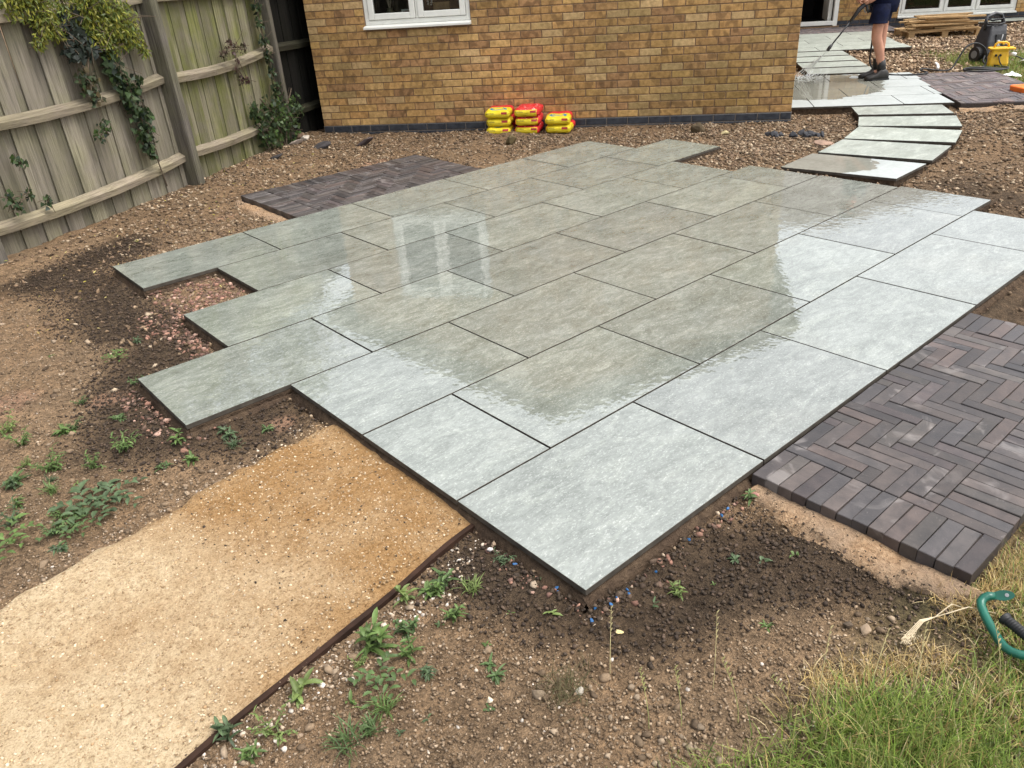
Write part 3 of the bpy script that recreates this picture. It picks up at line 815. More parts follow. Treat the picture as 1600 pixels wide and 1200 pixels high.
# roof of the gable wing
rf = MB(); mid = (A0 + A1) / 2; ov = 0.33; ze = 2.43 - slope * ov
for s in (-1, 1):
    xe = mid + s * ((A1 - A0) / 2 + ov)
    rf.add([(mid, -0.12, 3.66), (xe, -0.12, ze + 0.03), (xe, 10.5, ze + 0.03), (mid, 10.5, 3.66), (mid, -0.12, 3.79), (xe, -0.12, ze + 0.14), (xe, 10.5, ze + 0.14), (mid, 10.5, 3.79)],
           [(0, 1, 2, 3), (7, 6, 5, 4), (0, 4, 5, 1), (1, 5, 6, 2), (2, 6, 7, 3)])
roof = rf.build("roof", M_ROOF, house)
for s in (-1, 1):
    xe = mid + s * ((A1 - A0) / 2 + ov)
    MB().add([(mid, -0.15, 3.63), (xe, -0.15, ze), (xe, -0.122, ze), (mid, -0.122, 3.63), (mid, -0.15, 3.80), (xe, -0.15, ze + 0.15), (xe, -0.122, ze + 0.15), (mid, -0.122, 3.80)],
             [(0, 1, 2, 3), (7, 6, 5, 4), (0, 4, 5, 1), (1, 5, 6, 2), (2, 6, 7, 3), (3, 7, 4, 0)]).build("bargeboard", M_PALLET if False else M_EDGE, roof)
# casement window
def window(a0, a1, z0, z1, b, mull, name="window", sill=True, fw=0.045, cw=0.06):
    w = MB(); d = 0.07
    w.box((a0, b, z0), (a0 + fw, b + d, z1)); w.box((a1 - fw, b, z0), (a1, b + d, z1)); w.box((a0 + fw, b, z0), (a1 - fw, b + d, z0 + fw)); w.box((a0 + fw, b, z1 - fw), (a1 - fw, b + d, z1))
    for m in mull: w.box((m - 0.012, b + 0.004, z0 + fw), (m + 0.012, b + d, z1 - fw))
    wo = w.build(name, M_PVC, house, bevel=0.004)
    ed = [a0 + fw] + [m for m in mull] + [a1 - fw]
    for i, (p, q) in enumerate(zip(ed[:-1], ed[1:])):
        p += 0.004 + (0.012 if i else 0); q -= 0.004 + (0.012 if i < len(ed) - 2 else 0); zz0, zz1 = z0 + fw + 0.004, z1 - fw - 0.004
        c = MB(); y0, y1 = b - 0.012, b + 0.045
        c.box((p, y0, zz0), (p + cw, y1, zz1)); c.box((q - cw, y0, zz0), (q, y1, zz1)); c.box((p + cw, y0, zz0), (q - cw, y1, zz0 + cw)); c.box((p + cw, y0, zz1 - cw), (q - cw, y1, zz1))
        c.build("casement", M_PVC, wo, bevel=0.006)
        MB().box((p + cw - 0.003, b + 0.012, zz0 + cw - 0.003), (q - cw + 0.003, b + 0.018, zz1 - cw + 0.003)).build("pane", M_GLASS, wo)
    if sill:
        s = MB(); s.loft([[(a0 - 0.01 + (a1 - a0 + 0.02) * t, y, z) for (y, z) in ((b - 0.075, z0 - 0.04), (b + d, z0 - 0.04), (b + d, z0 - 0.002), (b - 0.01, z0 - 0.002), (b - 0.075, z0 - 0.016))] for t in (0, 1)])
        s.build("sill", M_PVC, wo, bevel=0.004)
    return wo
window(WA0 + 0.002, WA1 - 0.002, WZ0, WZ1 - 0.002, 0.02, [1.14])
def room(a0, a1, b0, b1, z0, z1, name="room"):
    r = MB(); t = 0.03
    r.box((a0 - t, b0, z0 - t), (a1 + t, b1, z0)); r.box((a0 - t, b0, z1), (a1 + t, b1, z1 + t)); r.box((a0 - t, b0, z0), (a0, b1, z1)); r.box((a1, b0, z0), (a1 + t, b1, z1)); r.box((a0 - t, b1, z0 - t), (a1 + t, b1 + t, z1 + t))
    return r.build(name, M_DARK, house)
room(0.2, 2.2, 0.112, 2.2, 0.6, 2.3)
MB().box((0.45, 0.112, WZ0 - 0.03), (1.85, 0.34, WZ0 + 0.01)).build("window_board", M_PVC, house)

# rear wing
wb = 9.40; rear = MB()
DOOR = (5.3, 7.16, -0.3, 2.1); RW = (8.30, 10.44, 0.13, 2.1)
def rbox(a0, a1, z0, z1): rear.box((a0, wb + 0.003, z0), (a1, wb + 0.11, z1))
rbox(-1.5, DOOR[0], -0.3, 2.45); rbox(DOOR[1], RW[0], -0.3, 2.45); rbox(RW[1], 12.6, -0.3, 2.45); rbox(DOOR[0], DOOR[1], 2.1, 2.45); rbox(RW[0], RW[1], -0.3, RW[2] - 0.02); rbox(RW[0], RW[1], 2.1, 2.45)
rear.box((12.5, wb + 0.11, -0.3), (12.6, 16.5, 2.45)); rear.box((-1.5, 16.5, -0.3), (12.6, 16.6, 2.45))
rwall = rear.build("rear_wall", M_MORTAR, house)
rj = MB(); rbl = MB()
for s0, s1, zb in courses(5.0, 12.6, ZB + 0.075, 2.4, [(DOOR[0], DOOR[1], -1, 2.1), (RW[0], RW[1], RW[2] - 0.03, 2.1)]):
    rj.box((s0, wb - 0.004, zb), (s1, wb + 0.05, zb + 0.065), 0, (*brick_colour(brng), 1))
for s0, s1, zb in courses(5.0, 12.6, ZB - 0.15, ZB + 0.075, [(DOOR[0], DOOR[1], -1, 2.1)], 1): rbl.box((s0, wb - 0.004, zb), (s1, wb + 0.05, zb + 0.065))
tag(rj.build("more_bricks", M_BRICK, rwall, cols=True), kind="stuff"); tag(rbl.build("plinth_bricks", M_BLUE, rwall), kind="stuff")
rr = MB(); L0, L1 = 2.42, 5.35
rr.add([(-2, 9.0, L0), (12.9, 9.0, L0), (8.3, 13, L1), (-2, 13, L1), (12.9, 17.0, L0), (-2, 17.0, L0), (-2, 9.0, L0 - 0.12), (12.9, 9.0, L0 - 0.12), (12.9, 17.0, L0 - 0.12), (-2, 17, L0 - 0.12)],
       [(0, 1, 2, 3), (1, 4, 2), (4, 5, 3, 2), (5, 0, 3), (0, 6, 7, 1), (1, 7, 8, 4), (4, 8, 9, 5), (5, 9, 6, 0), (6, 9, 8, 7)])
rr.build("roof", M_ROOF, house)
window(RW[0] + 0.002, RW[1] - 0.002, RW[2], RW[3] - 0.002, wb + 0.02, [9.12, 9.70])
room(8.0, 10.8, wb + 0.112, wb + 2.5, -0.1, 2.25)
# open patio door
dr = MB()
dr.box((7.075, wb - 0.02, 0.0), (7.158, wb + 0.09, 2.098)); dr.box((5.302, wb - 0.02, 2.02), (7.075, wb + 0.09, 2.098)); dr.box((5.302, wb - 0.02, 0.0), (5.385, wb + 0.09, 2.02))
door = dr.build("door", M_PVC, house, bevel=0.006)
MB().box((5.385, wb - 0.05, 0.03), (7.075, wb + 0.09, 0.105)).build("threshold", M_PVC, door, bevel=0.006)
MB().box((6.985, wb + 0.11, 0.1), (7.06, wb + 0.75, 2.0)).build("open_leaf", M_PVC, door, bevel=0.006)
MB().box((5.3, wb - 0.06, -0.2), (7.2, wb - 0.012, 0.012)).build("step", M_MORTAR, door)
room(4.9, 7.16, wb + 0.112, wb + 3.0, -0.02, 2.15)
# things on the window board and in the rear room
def hbox_thing(name, label, cat, a0, a1, b, z0, z1, m1, m2, t=0.012, tilt=-0.15):
    root = empty(name, hw((a0 + a1) / 2, b, z0), HROT); w, h = a1 - a0, z1 - z0
    f = MB(); bo = 0.014
    f.box((-w / 2, -t, 0), (-w / 2 + bo, t, h)); f.box((w / 2 - bo, -t, 0), (w / 2, t, h)); f.box((-w / 2 + bo, -t, 0), (w / 2 - bo, t, bo)); f.box((-w / 2 + bo, -t, h - bo), (w / 2 - bo, t, h))
    f.build("frame", m1, root); MB().box((-w / 2 + bo, -t * 0.4, bo), (w / 2 - bo, t * 0.4, h - bo)).build("picture", m2, root)
    root.rotation_euler = (tilt, 0, HROT); tag(root, label, cat)
M_PIC = NT("photo_print"); _n = M_PIC.noise(M_PIC.obj(), 28, 3); M_PIC.base(M_PIC.ramp(_n, [(0.4, (0.09, 0.07, 0.06)), (0.5, (0.36, 0.12, 0.06)), (0.6, (0.5, 0.48, 0.45))])); M_PIC = M_PIC.mat
M_TAN = simple("tan_card", (0.33, 0.22, 0.11), 0.7, 0.3, 14)
hbox_thing("photo_frame", "small white photo frame behind the left pane of the gable window", "photo frame", 0.93, 1.10, 0.16, WZ0 + 0.01, WZ0 + 0.13, M_PVC, M_PIC)
hbox_thing("picture_card", "tan picture card leaning behind the right pane of the gable window", "picture", 1.29, 1.47, 0.16, WZ0 + 0.01, WZ0 + 0.18, M_TAN, M_TAN)
vz = empty("vase", hw(0.80, 0.17, WZ0 + 0.01), HROT); tag(vz, "dark vase of dry twigs behind the left pane of the gable window", "vase")
b = MB(); b.loft([[(r * math.cos(2 * math.pi * k / 12), r * math.sin(2 * math.pi * k / 12), z) for k in range(12)] for r, z in ((0.04, 0), (0.06, 0.04), (0.055, 0.09), (0.03, 0.12), (0.036, 0.14))]); b.build("pot", simple("olive_glaze", (0.10, 0.10, 0.05), 0.3), vz, smooth=True)
b = MB()
for k in range(9):
    an = k * 2.4; b.tube([(0, 0, 0.1), (0.02 * math.cos(an), 0.02 * math.sin(an), 0.2), (0.05 * math.cos(an + 0.4), 0.04 * math.sin(an), 0.36), (0.07 * math.cos(an + 0.8), 0.04 * math.sin(an + 0.5), 0.55)], 0.003, 5)
b.build("twigs", simple("dry_twig", (0.36, 0.30, 0.22)), vz)
fl = empty("flower_sprig", hw(1.235, 0.17, WZ0 + 0.01), HROT); tag(fl, "white flower sprig behind the left edge of the right window pane", "flowers")
b = MB(); b.tube([(0, 0, 0), (0.01, 0, 0.15), (0.03, 0, 0.26)], 0.003, 5); b.build("stem", simple("sprig_stem", (0.06, 0.10, 0.03)), fl)
b = MB(); r_ = random.Random(4)
for k in range(14):
    c = Vector((0.02 + r_.uniform(-0.03, 0.03), r_.uniform(-0.02, 0.02), 0.12 + r_.uniform(0, 0.16)))
    b.loft([[(c.x + q * math.cos(2 * math.pi * j / 6), c.y + q * math.sin(2 * math.pi * j / 6), c.z + zz) for j in range(6)] for q, zz in ((0.004, -0.008), (0.013, 0), (0.006, 0.009))])
b.build("petals", M_WHITE, fl)

# ================================================================== fence
fence = empty("timber_fence", (float(FB[0]), float(FB[1]), 0)); tag(fence, "weathered grey-green close-boarded timber fence with rails and posts", "fence")
frng = random.Random(12)
def fpt(A, B, s, n, z):
    A = np.array(A); B = np.array(B); d = (B - A) / np.linalg.norm(B - A); nn = np.array([d[1], -d[0]])
    p = A + d * s + nn * n
    return Vector((p[0] - FB[0], p[1] - FB[1], z))
BOARDM = {}
def fence_bay(A, B, mat, rails, sag, zbase):
    A = np.array(A, float); B = np.array(B, float); L = float(np.linalg.norm(B - A)); ang = math.atan2(B[1] - A[1], B[0] - A[0])
    s = 0.0; k = 0
    while s < L - 0.02:
        w = frng.choice([0.085, 0.095, 0.105, 0.12])
        key = (w, mat.name)
        if key not in BOARDM:
            t0, t1 = 0.009, 0.016; w2 = w / 2 + 0.012
            m = MB(); m.loft([[(-w2, 0, z), (w2, 0, z), (w2, -t1, z), (-w2, -t0, z)] for z in (-0.14, 0.6, 1.2, 1.82)])
            BOARDM[key] = m.mesh("board", mat)
        o = bpy.data.objects.new("board", BOARDM[key]); link(o, fence)
        o.location = fpt(A, B, s + w / 2, 0.004 + 0.019 * (k % 2) + frng.uniform(-0.003, 0.003), zbase(s / L) + frng.uniform(-0.03, 0.02))
        lean = frng.uniform(-0.014, 0.014) + (0.03 if frng.random() < 0.12 else 0)
        o.rotation_euler = (0, lean, ang + frng.uniform(-0.05, 0.05))
        s += w + frng.uniform(-0.004, 0.003) + (0.012 if frng.random() < 0.10 else 0); k += 1
    for z0, z1, z2 in rails:
        r = MB(); rings = []
        for i in range(15):
            t = i / 14; z = z0 * (1 - t) ** 2 + 2 * z1 * t * (1 - t) + z2 * t * t
            j = 0.004 * math.sin(i * 1.7)
            rings.append([tuple(fpt(A, B, -0.0 + L * t, n, z + dz)) for n, dz in ((0.035, -0.045), (0.090 + j, -0.040), (0.098 + j, 0.008), (0.035, 0.042))])
        r.loft(rings); r.build("rail", M_RAIL_SHADE if mat is M_BOARD_SHADE else M_RAIL, fence)
def fence_post(P, d, mat=M_POST, lean=0.0, w=0.085, dep=0.17):
    nn = np.array([d[1], -d[0]]); b = MB(); rings = []
    for z in (-0.3, 0.3, 0.9, 1.4, 1.95):
        lx = lean * z; e = 0.003 * math.sin(z * 9)
        pts = []
        for (a, n) in ((-w / 2, -0.02), (w / 2, -0.02), (w / 2 + e, dep - 0.008), (w / 2 - 0.008, dep + e), (-w / 2 + 0.008, dep + e), (-w / 2 + e, dep - 0.008)):
            p = np.array(P) + np.array(d) * (a + lx) + nn * n - FB; pts.append((p[0], p[1], z))
        rings.append(pts)
    b.loft(rings); b.build("post", mat, fence)
def unit(a, b):
    v = np.array(b, float) - np.array(a, float); return v / np.linalg.norm(v)
d1, d2 = unit(FA, FB), unit(FB, FC)
FZ = FA - d1 * 0.12; F00 = FA - d1 * 2.05; FD = FC + unit((2.738, 7.252), (4.35, 8.33)) * 1.95; FE = FD + unit((2.738, 7.252), (4.35, 8.33)) * 1.95
fence_bay(F00 + d1 * 0.05, FZ - d1 * 0.05, M_BOARD1, [(0.22, 0.2, 0.22), (0.86, 0.84, 0.86), (1.52, 1.5, 1.52)], 0, lambda t: 0.0)
fence_bay(FZ + d1 * 0.05, FB - d1 * 0.03, M_BOARD1, [(0.175, 0.115, 0.225), (0.835, 0.765, 0.885), (1.47, 1.44, 1.5)], 0, lambda t: 0.02 + 0.02 * t)
fence_bay(FB + d2 * 0.025, FC - d2 * 0.025, M_BOARD2, [(0.235, 0.165, 0.255), (0.87, 0.80, 0.93), (1.5, 1.48, 1.5)], 0, lambda t: 0.03)
d3 = unit(FC, FD)
fence_bay(FC + d3 * 0.02, FD - d3 * 0.02, M_BOARD_SHADE, [(0.25, 0.22, 0.25), (0.92, 0.88, 0.92), (1.5, 1.48, 1.5)], 0, lambda t: 0.02)
fence_bay(FD + d3 * 0.02, FE, M_BOARD_SHADE, [(0.25, 0.22, 0.25), (0.92, 0.88, 0.92), (1.5, 1.48, 1.5)], 0, lambda t: 0.02)
hg = hw(-0.12, 4.0); d4 = unit(FE, hg[:2]); fence_bay(FE, hg[:2] + d4 * 0.05, M_BOARD_SHADE, [(0.25, 0.22, 0.25), (0.92, 0.88, 0.92)], 0, lambda t: 0.02)  # unseen panel added across the alley end to block the sky slit
fence_post(FZ, d1); fence_post(FB, d1, lean=-0.02); fence_post(FC, d2, w=0.07, dep=0.12, lean=-0.01); fence_post(FD, d3); fence_post(F00, d1)

# ================================================================== leaves
def leaf_cloud(P, N, size, cols, shape, rng, droop=0.5):
    """P (n,3) positions, N (n,3) facing normals -> arrays"""
    n = len(P); T = np.array(shape[0]); TF = np.array(shape[1])
    nrm = N + rng.normal(0, 0.45, (n, 3)); nrm /= np.linalg.norm(nrm, axis=1)[:, None]
    d = rng.normal(0, 0.6, (n, 3)); d[:, 2] -= droop * 1.2
    d -= nrm * np.sum(d * nrm, 1)[:, None]; d /= np.linalg.norm(d, axis=1)[:, None] + 1e-9
    s = np.cross(d, nrm)
    sz = size * rng.uniform(0.65, 1.3, n)
    V = P[:, None, :] + (s[:, None, :] * T[None, :, 0:1] + d[:, None, :] * T[None, :, 1:2] + nrm[:, None, :] * T[None, :, 2:3]) * sz[:, None, None]
    F = TF[None] + (np.arange(n) * len(T))[:, None, None]
    C = np.repeat(cols, len(T), 0)
    return V.reshape(-1, 3), F.reshape(-1, TF.shape[1]), C
IVY = ([(0, 0, 0), (-0.45, 0.15, 0.06), (-0.32, 0.5, 0.05), (0, 1.0, -0.1), (0.32, 0.5, 0.05), (0.45, 0.15, 0.06), (0, 0.45, 0.0)], [(0, 6, 1), (1, 6, 2), (2, 6, 3), (3, 6, 4), (4, 6, 5), (5, 6, 0)])
NARROW = ([(0, 0, 0), (-0.16, 0.45, 0.05), (0, 1.0, -0.08), (0.16, 0.45, 0.05), (0, 0.5, 0.0)], [(0, 4, 1), (1, 4, 2), (2, 4, 3), (3, 4, 0)])
FN = np.array([0.53, -0.848, 0.12])
def climber(name, label, cat, blobs, per, size, palette, shape, stem_pts, rng, group=None, flat=0.45, droop=0.6):
    root = empty(name, tuple(stem_pts[0][0])); base = np.array(stem_pts[0][0])
    P = []
    for (c, r) in blobs:
        k_ = 1.3 if shape is IVY else 2.4; r = r * (1.12 if shape is IVY else 1.0); n = int(per * k_ * (r / 0.1) ** 2) + 8
        q = rng.normal(0, 1, (n, 3)); q /= np.linalg.norm(q, axis=1)[:, None]; q *= (rng.uniform(0, 1, n) ** 0.45)[:, None] * r * 1.05
        nn = np.array([0.53, -0.848, 0]); q = q - nn * (np.sum(q * nn, 1) * (1 - flat))[:, None]
        P.append(np.array(c) + q)
    P = np.concatenate(P)
    cols = np.array(palette)[rng.integers(0, len(palette), len(P))] * rng.uniform(0.6, 1.35, (len(P), 1))
    V, F, C = leaf_cloud(P - base, np.tile(FN, (len(P), 1)), size, cols, shape, rng, droop)
    arr_obj("leaves", V, F, M_LEAF, C, root)
    st = MB()
    for pts in stem_pts: st.tube([tuple(np.array(p) - base) for p in pts], 0.006, 5)
    cs = [np.array(c) for c, r in blobs]
    for (c, r), c2 in zip(blobs, cs[1:] + cs[:1]):
        for _ in range(3 + int(r * 30)):
            q = np.array(c) + rng.normal(0, r * 0.75, 3) * np.array([1, 1, 1.3]); m_ = (np.array(c) + q) / 2 + rng.normal(0, r * 0.2, 3)
            st.tube([tuple(np.array(c) - base), tuple(m_ - base), tuple(q - base)], 0.0022, 4)
        if len(cs) > 1 and np.linalg.norm(c2 - np.array(c)) < 0.35: st.tube([tuple(np.array(c) - base), tuple(c2 - base)], 0.0035, 4)
    st.build("stem", M_STEMW, root)
    return tag(root, label, cat, group)
M_STEMW = simple("ivy_stem", (0.10, 0.075, 0.05), 0.9, 0.3)
YG = [(0.19, 0.20, 0.022), (0.15, 0.17, 0.022), (0.11, 0.14, 0.022), (0.22, 0.21, 0.03), (0.08, 0.115, 0.02)]
DG = [(0.030, 0.052, 0.022), (0.040, 0.065, 0.025), (0.022, 0.036, 0.022), (0.05, 0.075, 0.03)]
OG = [(0.05, 0.06, 0.025), (0.07, 0.06, 0.03), (0.035, 0.05, 0.022), (0.09, 0.07, 0.035)]
RS = [(0.07, 0.035, 0.03), (0.05, 0.03, 0.025), (0.05, 0.045, 0.025)]
GR = [(0.055, 0.095, 0.025), (0.04, 0.075, 0.02), (0.03, 0.05, 0.02), (0.075, 0.12, 0.035)]
lr = np.random.default_rng(3)
climber("hanging_climber", "yellow-green leafy climber spilling over the fence top at the far left", "climber",
        [([0.30, 5.51, 1.52], .15), ([0.33, 5.53, 1.42], .12), ([0.23, 5.48, 1.27], .05), ([0.27, 5.49, 1.34], .07), ([0.38, 5.56, 1.35], .09), ([0.49, 5.63, 1.46], .10), ([0.15, 5.42, 1.56], .14), ([0.3, 5.5, 1.72], .2)],
        80, 0.042, YG, NARROW, [[(0.2, 5.43, 1.85), (0.3, 5.5, 1.55), (0.24, 5.48, 1.25)]], lr)
climber("hanging_climber", "yellow-green leafy climber hanging just left of the leaning fence post", "climber",
        [([0.80, 5.81, 1.44], .22), ([0.91, 5.87, 1.34], .20), ([0.70, 5.74, 1.29], .12), ([1.0, 5.92, 1.24], .11), ([1.08, 5.96, 1.11], .05), ([1.06, 5.95, 1.17], .05), ([0.77, 5.79, 1.2], .10), ([0.65, 5.72, 1.47], .13), ([0.75, 5.8, 1.7], .25)],
        80, 0.044, YG, NARROW, [[(0.75, 5.75, 1.85), (0.85, 5.83, 1.45), (1.05, 5.95, 1.12)]], lr)
climber("ivy", "dark green ivy trailing down the fence boards beside the leaning post", "ivy",
        [([0.75, 5.78, 1.08], .09), ([0.78, 5.79, .96], .09), ([0.83, 5.82, .86], .09), ([0.86, 5.84, .73], .10), ([0.88, 5.85, .60], .10), ([0.88, 5.85, .47], .085), ([0.88, 5.85, .37], .05), ([0.93, 5.88, .89], .06), ([0.92, 5.87, .66], .07)],
        34, 0.052, DG + GR[1:3], IVY, [[(0.95, 5.9, 0.05), (0.9, 5.86, 0.5), (0.84, 5.82, 0.9), (0.75, 5.77, 1.2)]], lr)
climber("ivy", "blackish ivy clump under the yellow-green climbers on the left fence", "ivy",
        [([0.48, 5.62, 1.21], .09), ([0.52, 5.64, 1.29], .09), ([0.44, 5.59, 1.17], .05), ([0.5, 5.63, 1.40], .09), ([0.58, 5.68, 1.17], .06), ([0.62, 5.7, 1.22], .07)],
        40, 0.045, [(0.022, 0.032, 0.024), (0.03, 0.042, 0.03), (0.018, 0.024, 0.018)], IVY, [[(0.5, 5.63, 1.8), (0.5, 5.63, 1.3), (0.48, 5.62, 1.15)]], lr)
climber("ivy", "olive ivy clump straddling the middle rail of the left fence bay", "ivy",
        [([0.53, 5.64, .98], .09), ([0.48, 5.62, .92], .07), ([0.55, 5.66, .85], .055), ([0.48, 5.62, 1.02], .05)], 34, 0.040, OG + DG[:2], IVY, [[(0.6, 5.69, 1.2), (0.52, 5.64, 1.0), (0.55, 5.66, 0.83)]], lr)
for lab, bl in (("small grey-green sprig on the boards below the olive ivy clump", [([0.53, 5.65, .63], .07), ([0.48, 5.62, .58], .05)]),
                ("tiny ivy sprig on the far left fence boards at mid height", [([-0.19, 5.23, .59], .045), ([-0.16, 5.25, .56], .03)]),
                ("ivy sprig just above the lower rail at the left picture edge", [([-0.31, 5.16, .35], .07), ([-0.19, 5.23, .35], .04), ([-0.30, 5.17, .28], .04)]),
                ("ivy tuft growing on the lower rail right of another sprig", [([-0.08, 5.30, .26], .05)])):
    climber("ivy", lab, "ivy", bl, 30, 0.032, DG + GR[:2], IVY, [[tuple(np.array(bl[0][0]) + (0.02, 0.03, -0.06)), tuple(bl[0][0])]], lr)
climber("ivy", "narrow ivy strand climbing the second fence post near the house", "ivy",
        [([2.61, 7.02, 1.33], .07), ([2.59, 7.0, 1.18], .065), ([2.61, 7.02, 1.03], .07), ([2.62, 7.02, .88], .06), ([2.64, 7.04, .72], .06), ([2.67, 7.05, .56], .065), ([2.7, 7.08, .46], .07), ([2.6, 7.01, 1.5], .08)],
        30, 0.045, DG, IVY, [[(2.75, 7.1, 0.0), (2.67, 7.06, 0.5), (2.6, 7.01, 1.1), (2.6, 7.01, 1.6)]], lr)
climber("shrub", "leafy green shrub at the foot of the fence beside the house corner", "shrub",
        [([2.3, 6.8, .35], .10), ([2.52, 6.95, .36], .14), ([2.71, 7.09, .26], .15), ([2.86, 7.19, .33], .12), ([2.52, 6.95, .2], .14), ([2.72, 7.1, .12], .13), ([2.29, 6.79, .19], .10), ([2.95, 7.25, .24], .07), ([2.22, 6.74, .43], .05), ([2.4, 6.85, 0.08], .11)],
        36, 0.046, GR + DG[:2], IVY, [[(2.6, 6.97, -0.08), (2.55, 6.95, 0.3), (2.35, 6.82, 0.5)], [(2.6, 6.97, -0.08), (2.75, 7.1, 0.3), (2.9, 7.2, 0.5)]], lr, flat=0.9, droop=0.2)
climber("dead_sprig", "brown withered sprig on the middle rail of the green fence bay", "sprig",
        [([1.99, 6.58, .99], .06), ([2.14, 6.68, 1.02], .06), ([2.27, 6.78, .99], .045), ([2.08, 6.64, 1.07], .03)], 26, 0.032, RS, IVY, [[(1.95, 6.55, 0.96), (2.1, 6.65, 1.0), (2.3, 6.79, 0.97)]], lr)
climber("dead_sprig", "brown withered sprig dangling below the middle rail on green boards", "sprig",
        [([2.11, 6.66, .81], .03), ([2.15, 6.69, .71], .055), ([2.24, 6.76, .70], .035), ([2.16, 6.7, .89], .02)], 26, 0.030, RS, IVY, [[(2.14, 6.68, 0.98), (2.12, 6.66, 0.82), (2.2, 6.73, 0.70)]], lr)

# ---- tree behind the fence (its crown shows in the wet slabs)
tp = hw(-4.9, 3.2, 0); tree = empty("garden_tree", tuple(tp)); tag(tree, "tall leafy tree behind the fence, mirrored in the wet slabs", "tree")
b = MB(); b.tube([(0, 0, -0.3), (0.05, 0, 1.5), (-0.1, 0.1, 3.2), (0.1, 0.1, 5.2)], [0.2, 0.16, 0.12, 0.05], 10)
for k in range(9):
    an = k * 2.39; z = 2.2 + 0.32 * k; b.tube([(0, 0, z), (0.9 * math.cos(an), 0.9 * math.sin(an), z + 0.6), (1.9 * math.cos(an + .3), 1.9 * math.sin(an + .3), z + 0.9)], [0.07, 0.045, 0.02], 6)
b.build("trunk", M_POST, tree)
nb = 70; bc = lr.normal(0, 1, (nb, 3)); bc /= np.linalg.norm(bc, axis=1)[:, None]; bc *= (lr.uniform(0.25, 1, nb) ** 0.5)[:, None] * np.array([2.5, 2.5, 2.5]); bc += np.array([0, 0, 4.5])
Pl = (bc[lr.integers(0, nb, 16000)] + lr.normal(0, 0.30, (16000, 3)))
V, F, C = leaf_cloud(Pl, lr.normal(0, 1, Pl.shape) + np.array([0, 0, 0.5]), 0.13, np.array(GR)[lr.integers(0, 4, len(Pl))] * lr.uniform(0.7, 1.3, (len(Pl), 1)), NARROW, lr, 0.4)
arr_obj("crown", V, F, M_LEAF, C, tree)
# ================================================================== bags of jointing material by the wall
def bag_material(name, red):
    t = NT(name); o = t.obj(); s = t.sep(o); x, y, z = s[0], s[1], s[2]
    def band(v, a, b): return t.math('MULTIPLY', t.math('GREATER_THAN', v, a), t.math('LESS_THAN', v, b))
    YEL, RED, BLU, DRED = (0.72, 0.56, 0.02), (0.62, 0.03, 0.03), (0.01, 0.20, 0.38), (0.30, 0.015, 0.02)
    front = t.math('LESS_THAN', y, -0.165)
    if red:
        pan = t.math('MULTIPLY', band(x, -0.122, 0.112), band(z, 0.008, 0.078)); pan = t.math('MULTIPLY', pan, t.math('LESS_THAN', y, -0.12))
        c = t.mix(pan, RED, YEL)
        fleck = t.math('MULTIPLY', t.remap(t.noise(o, 40, 2), 0.62, 0.66), t.math('GREATER_THAN', z, 0.08))
        c = t.mix(fleck, c, (0.8, 0.5, 0.45))
    else:
        c = t.mix(t.math('GREATER_THAN', y, 0.015), YEL, RED)
        rx = t.math('DIVIDE', x, 0.088); ry = t.math('DIVIDE', t.math('ADD', y, 0.085), 0.062)
        rr = t.math('SQRT', t.math('ADD', t.math('MULTIPLY', rx, rx), t.math('MULTIPLY', ry, ry)))
        ring = t.math('MULTIPLY', band(rr, 0.72, 1.08), t.math('GREATER_THAN', z, 0.060)); gap = t.math('SUBTRACT', 1.0, t.math('MULTIPLY', band(x, 0.012, 0.045), t.math('GREATER_THAN', y, -0.07)))
        c = t.mix(t.math('MULTIPLY', ring, gap), c, BLU)
    lab = t.math('MULTIPLY', t.math('MULTIPLY', band(x, 0.045, 0.108), band(z, 0.050, 0.072)), t.math('LESS_THAN', y, -0.13))
    c = t.mix(lab, c, DRED)
    wr = t.new("ShaderNodeTexWave"); t.set(wr.inputs[0], o); wr.inputs["Scale"].default_value = 55; wr.inputs["Distortion"].default_value = 6
    txt = t.math('MULTIPLY', t.math('MULTIPLY', band(x, -0.115, -0.03), band(z, 0.052, 0.066)), t.math('MULTIPLY', front, t.math('GREATER_THAN', wr.outputs["Fac"], 0.6)))
    c = t.mix(txt, c, (0.05, 0.05, 0.03))
    c = t.mix(t.remap(t.noise(o, 9, 4, 0.6), 0.5, 0.75, 0.0, 0.35), c, t.mix(1.0, c, (0.72, 0.68, 0.62), 'MULTIPLY'))
    t.base(c).rough(0.5).spec(0.35); t.bump(t.noise(t.vscale(o, (1, 1, 2.2)), 14, 3, 0.55, 1.2), 0.7, 0.03); return t.mat
M_BAGY, M_BAGR = bag_material("yellow_bag_print", False), bag_material("red_bag_print", True)
def bag_mesh(mat, seed):
    r = random.Random(seed); b = MB(); hx, hy, hz = 0.137, 0.20, 0.046; rings = []; n = 28
    for i in range(15):
        ph = -math.pi / 2 + math.pi * i / 14; cz = math.copysign(abs(math.sin(ph)) ** 0.75, math.sin(ph)); cr = abs(math.cos(ph)) ** 0.35
        ring = []
        for k in range(n):
            an = 2 * math.pi * k / n; e = 0.25
            x = hx * cr * math.copysign(abs(math.cos(an)) ** e, math.cos(an)); y = hy * cr * math.copysign(abs(math.sin(an)) ** e, math.sin(an))
            w = 0.010 * math.sin(x * 45 + seed * 2) * math.cos(y * 31 + seed) + 0.007 * math.sin(y * 60 + x * 20 + seed)
            pinch = 1 - 0.35 * (abs(x) / hx) ** 6 * (abs(y) / hy) ** 3
            ring.append((x + w * 0.6, y - w * 0.5, hz + cz * hz * pinch + w * 0.45 * (1 if cz > -0.5 else 0)))
        rings.append(ring)
    b.loft(rings); return b.mesh("cement_bag", mat, smooth=True)
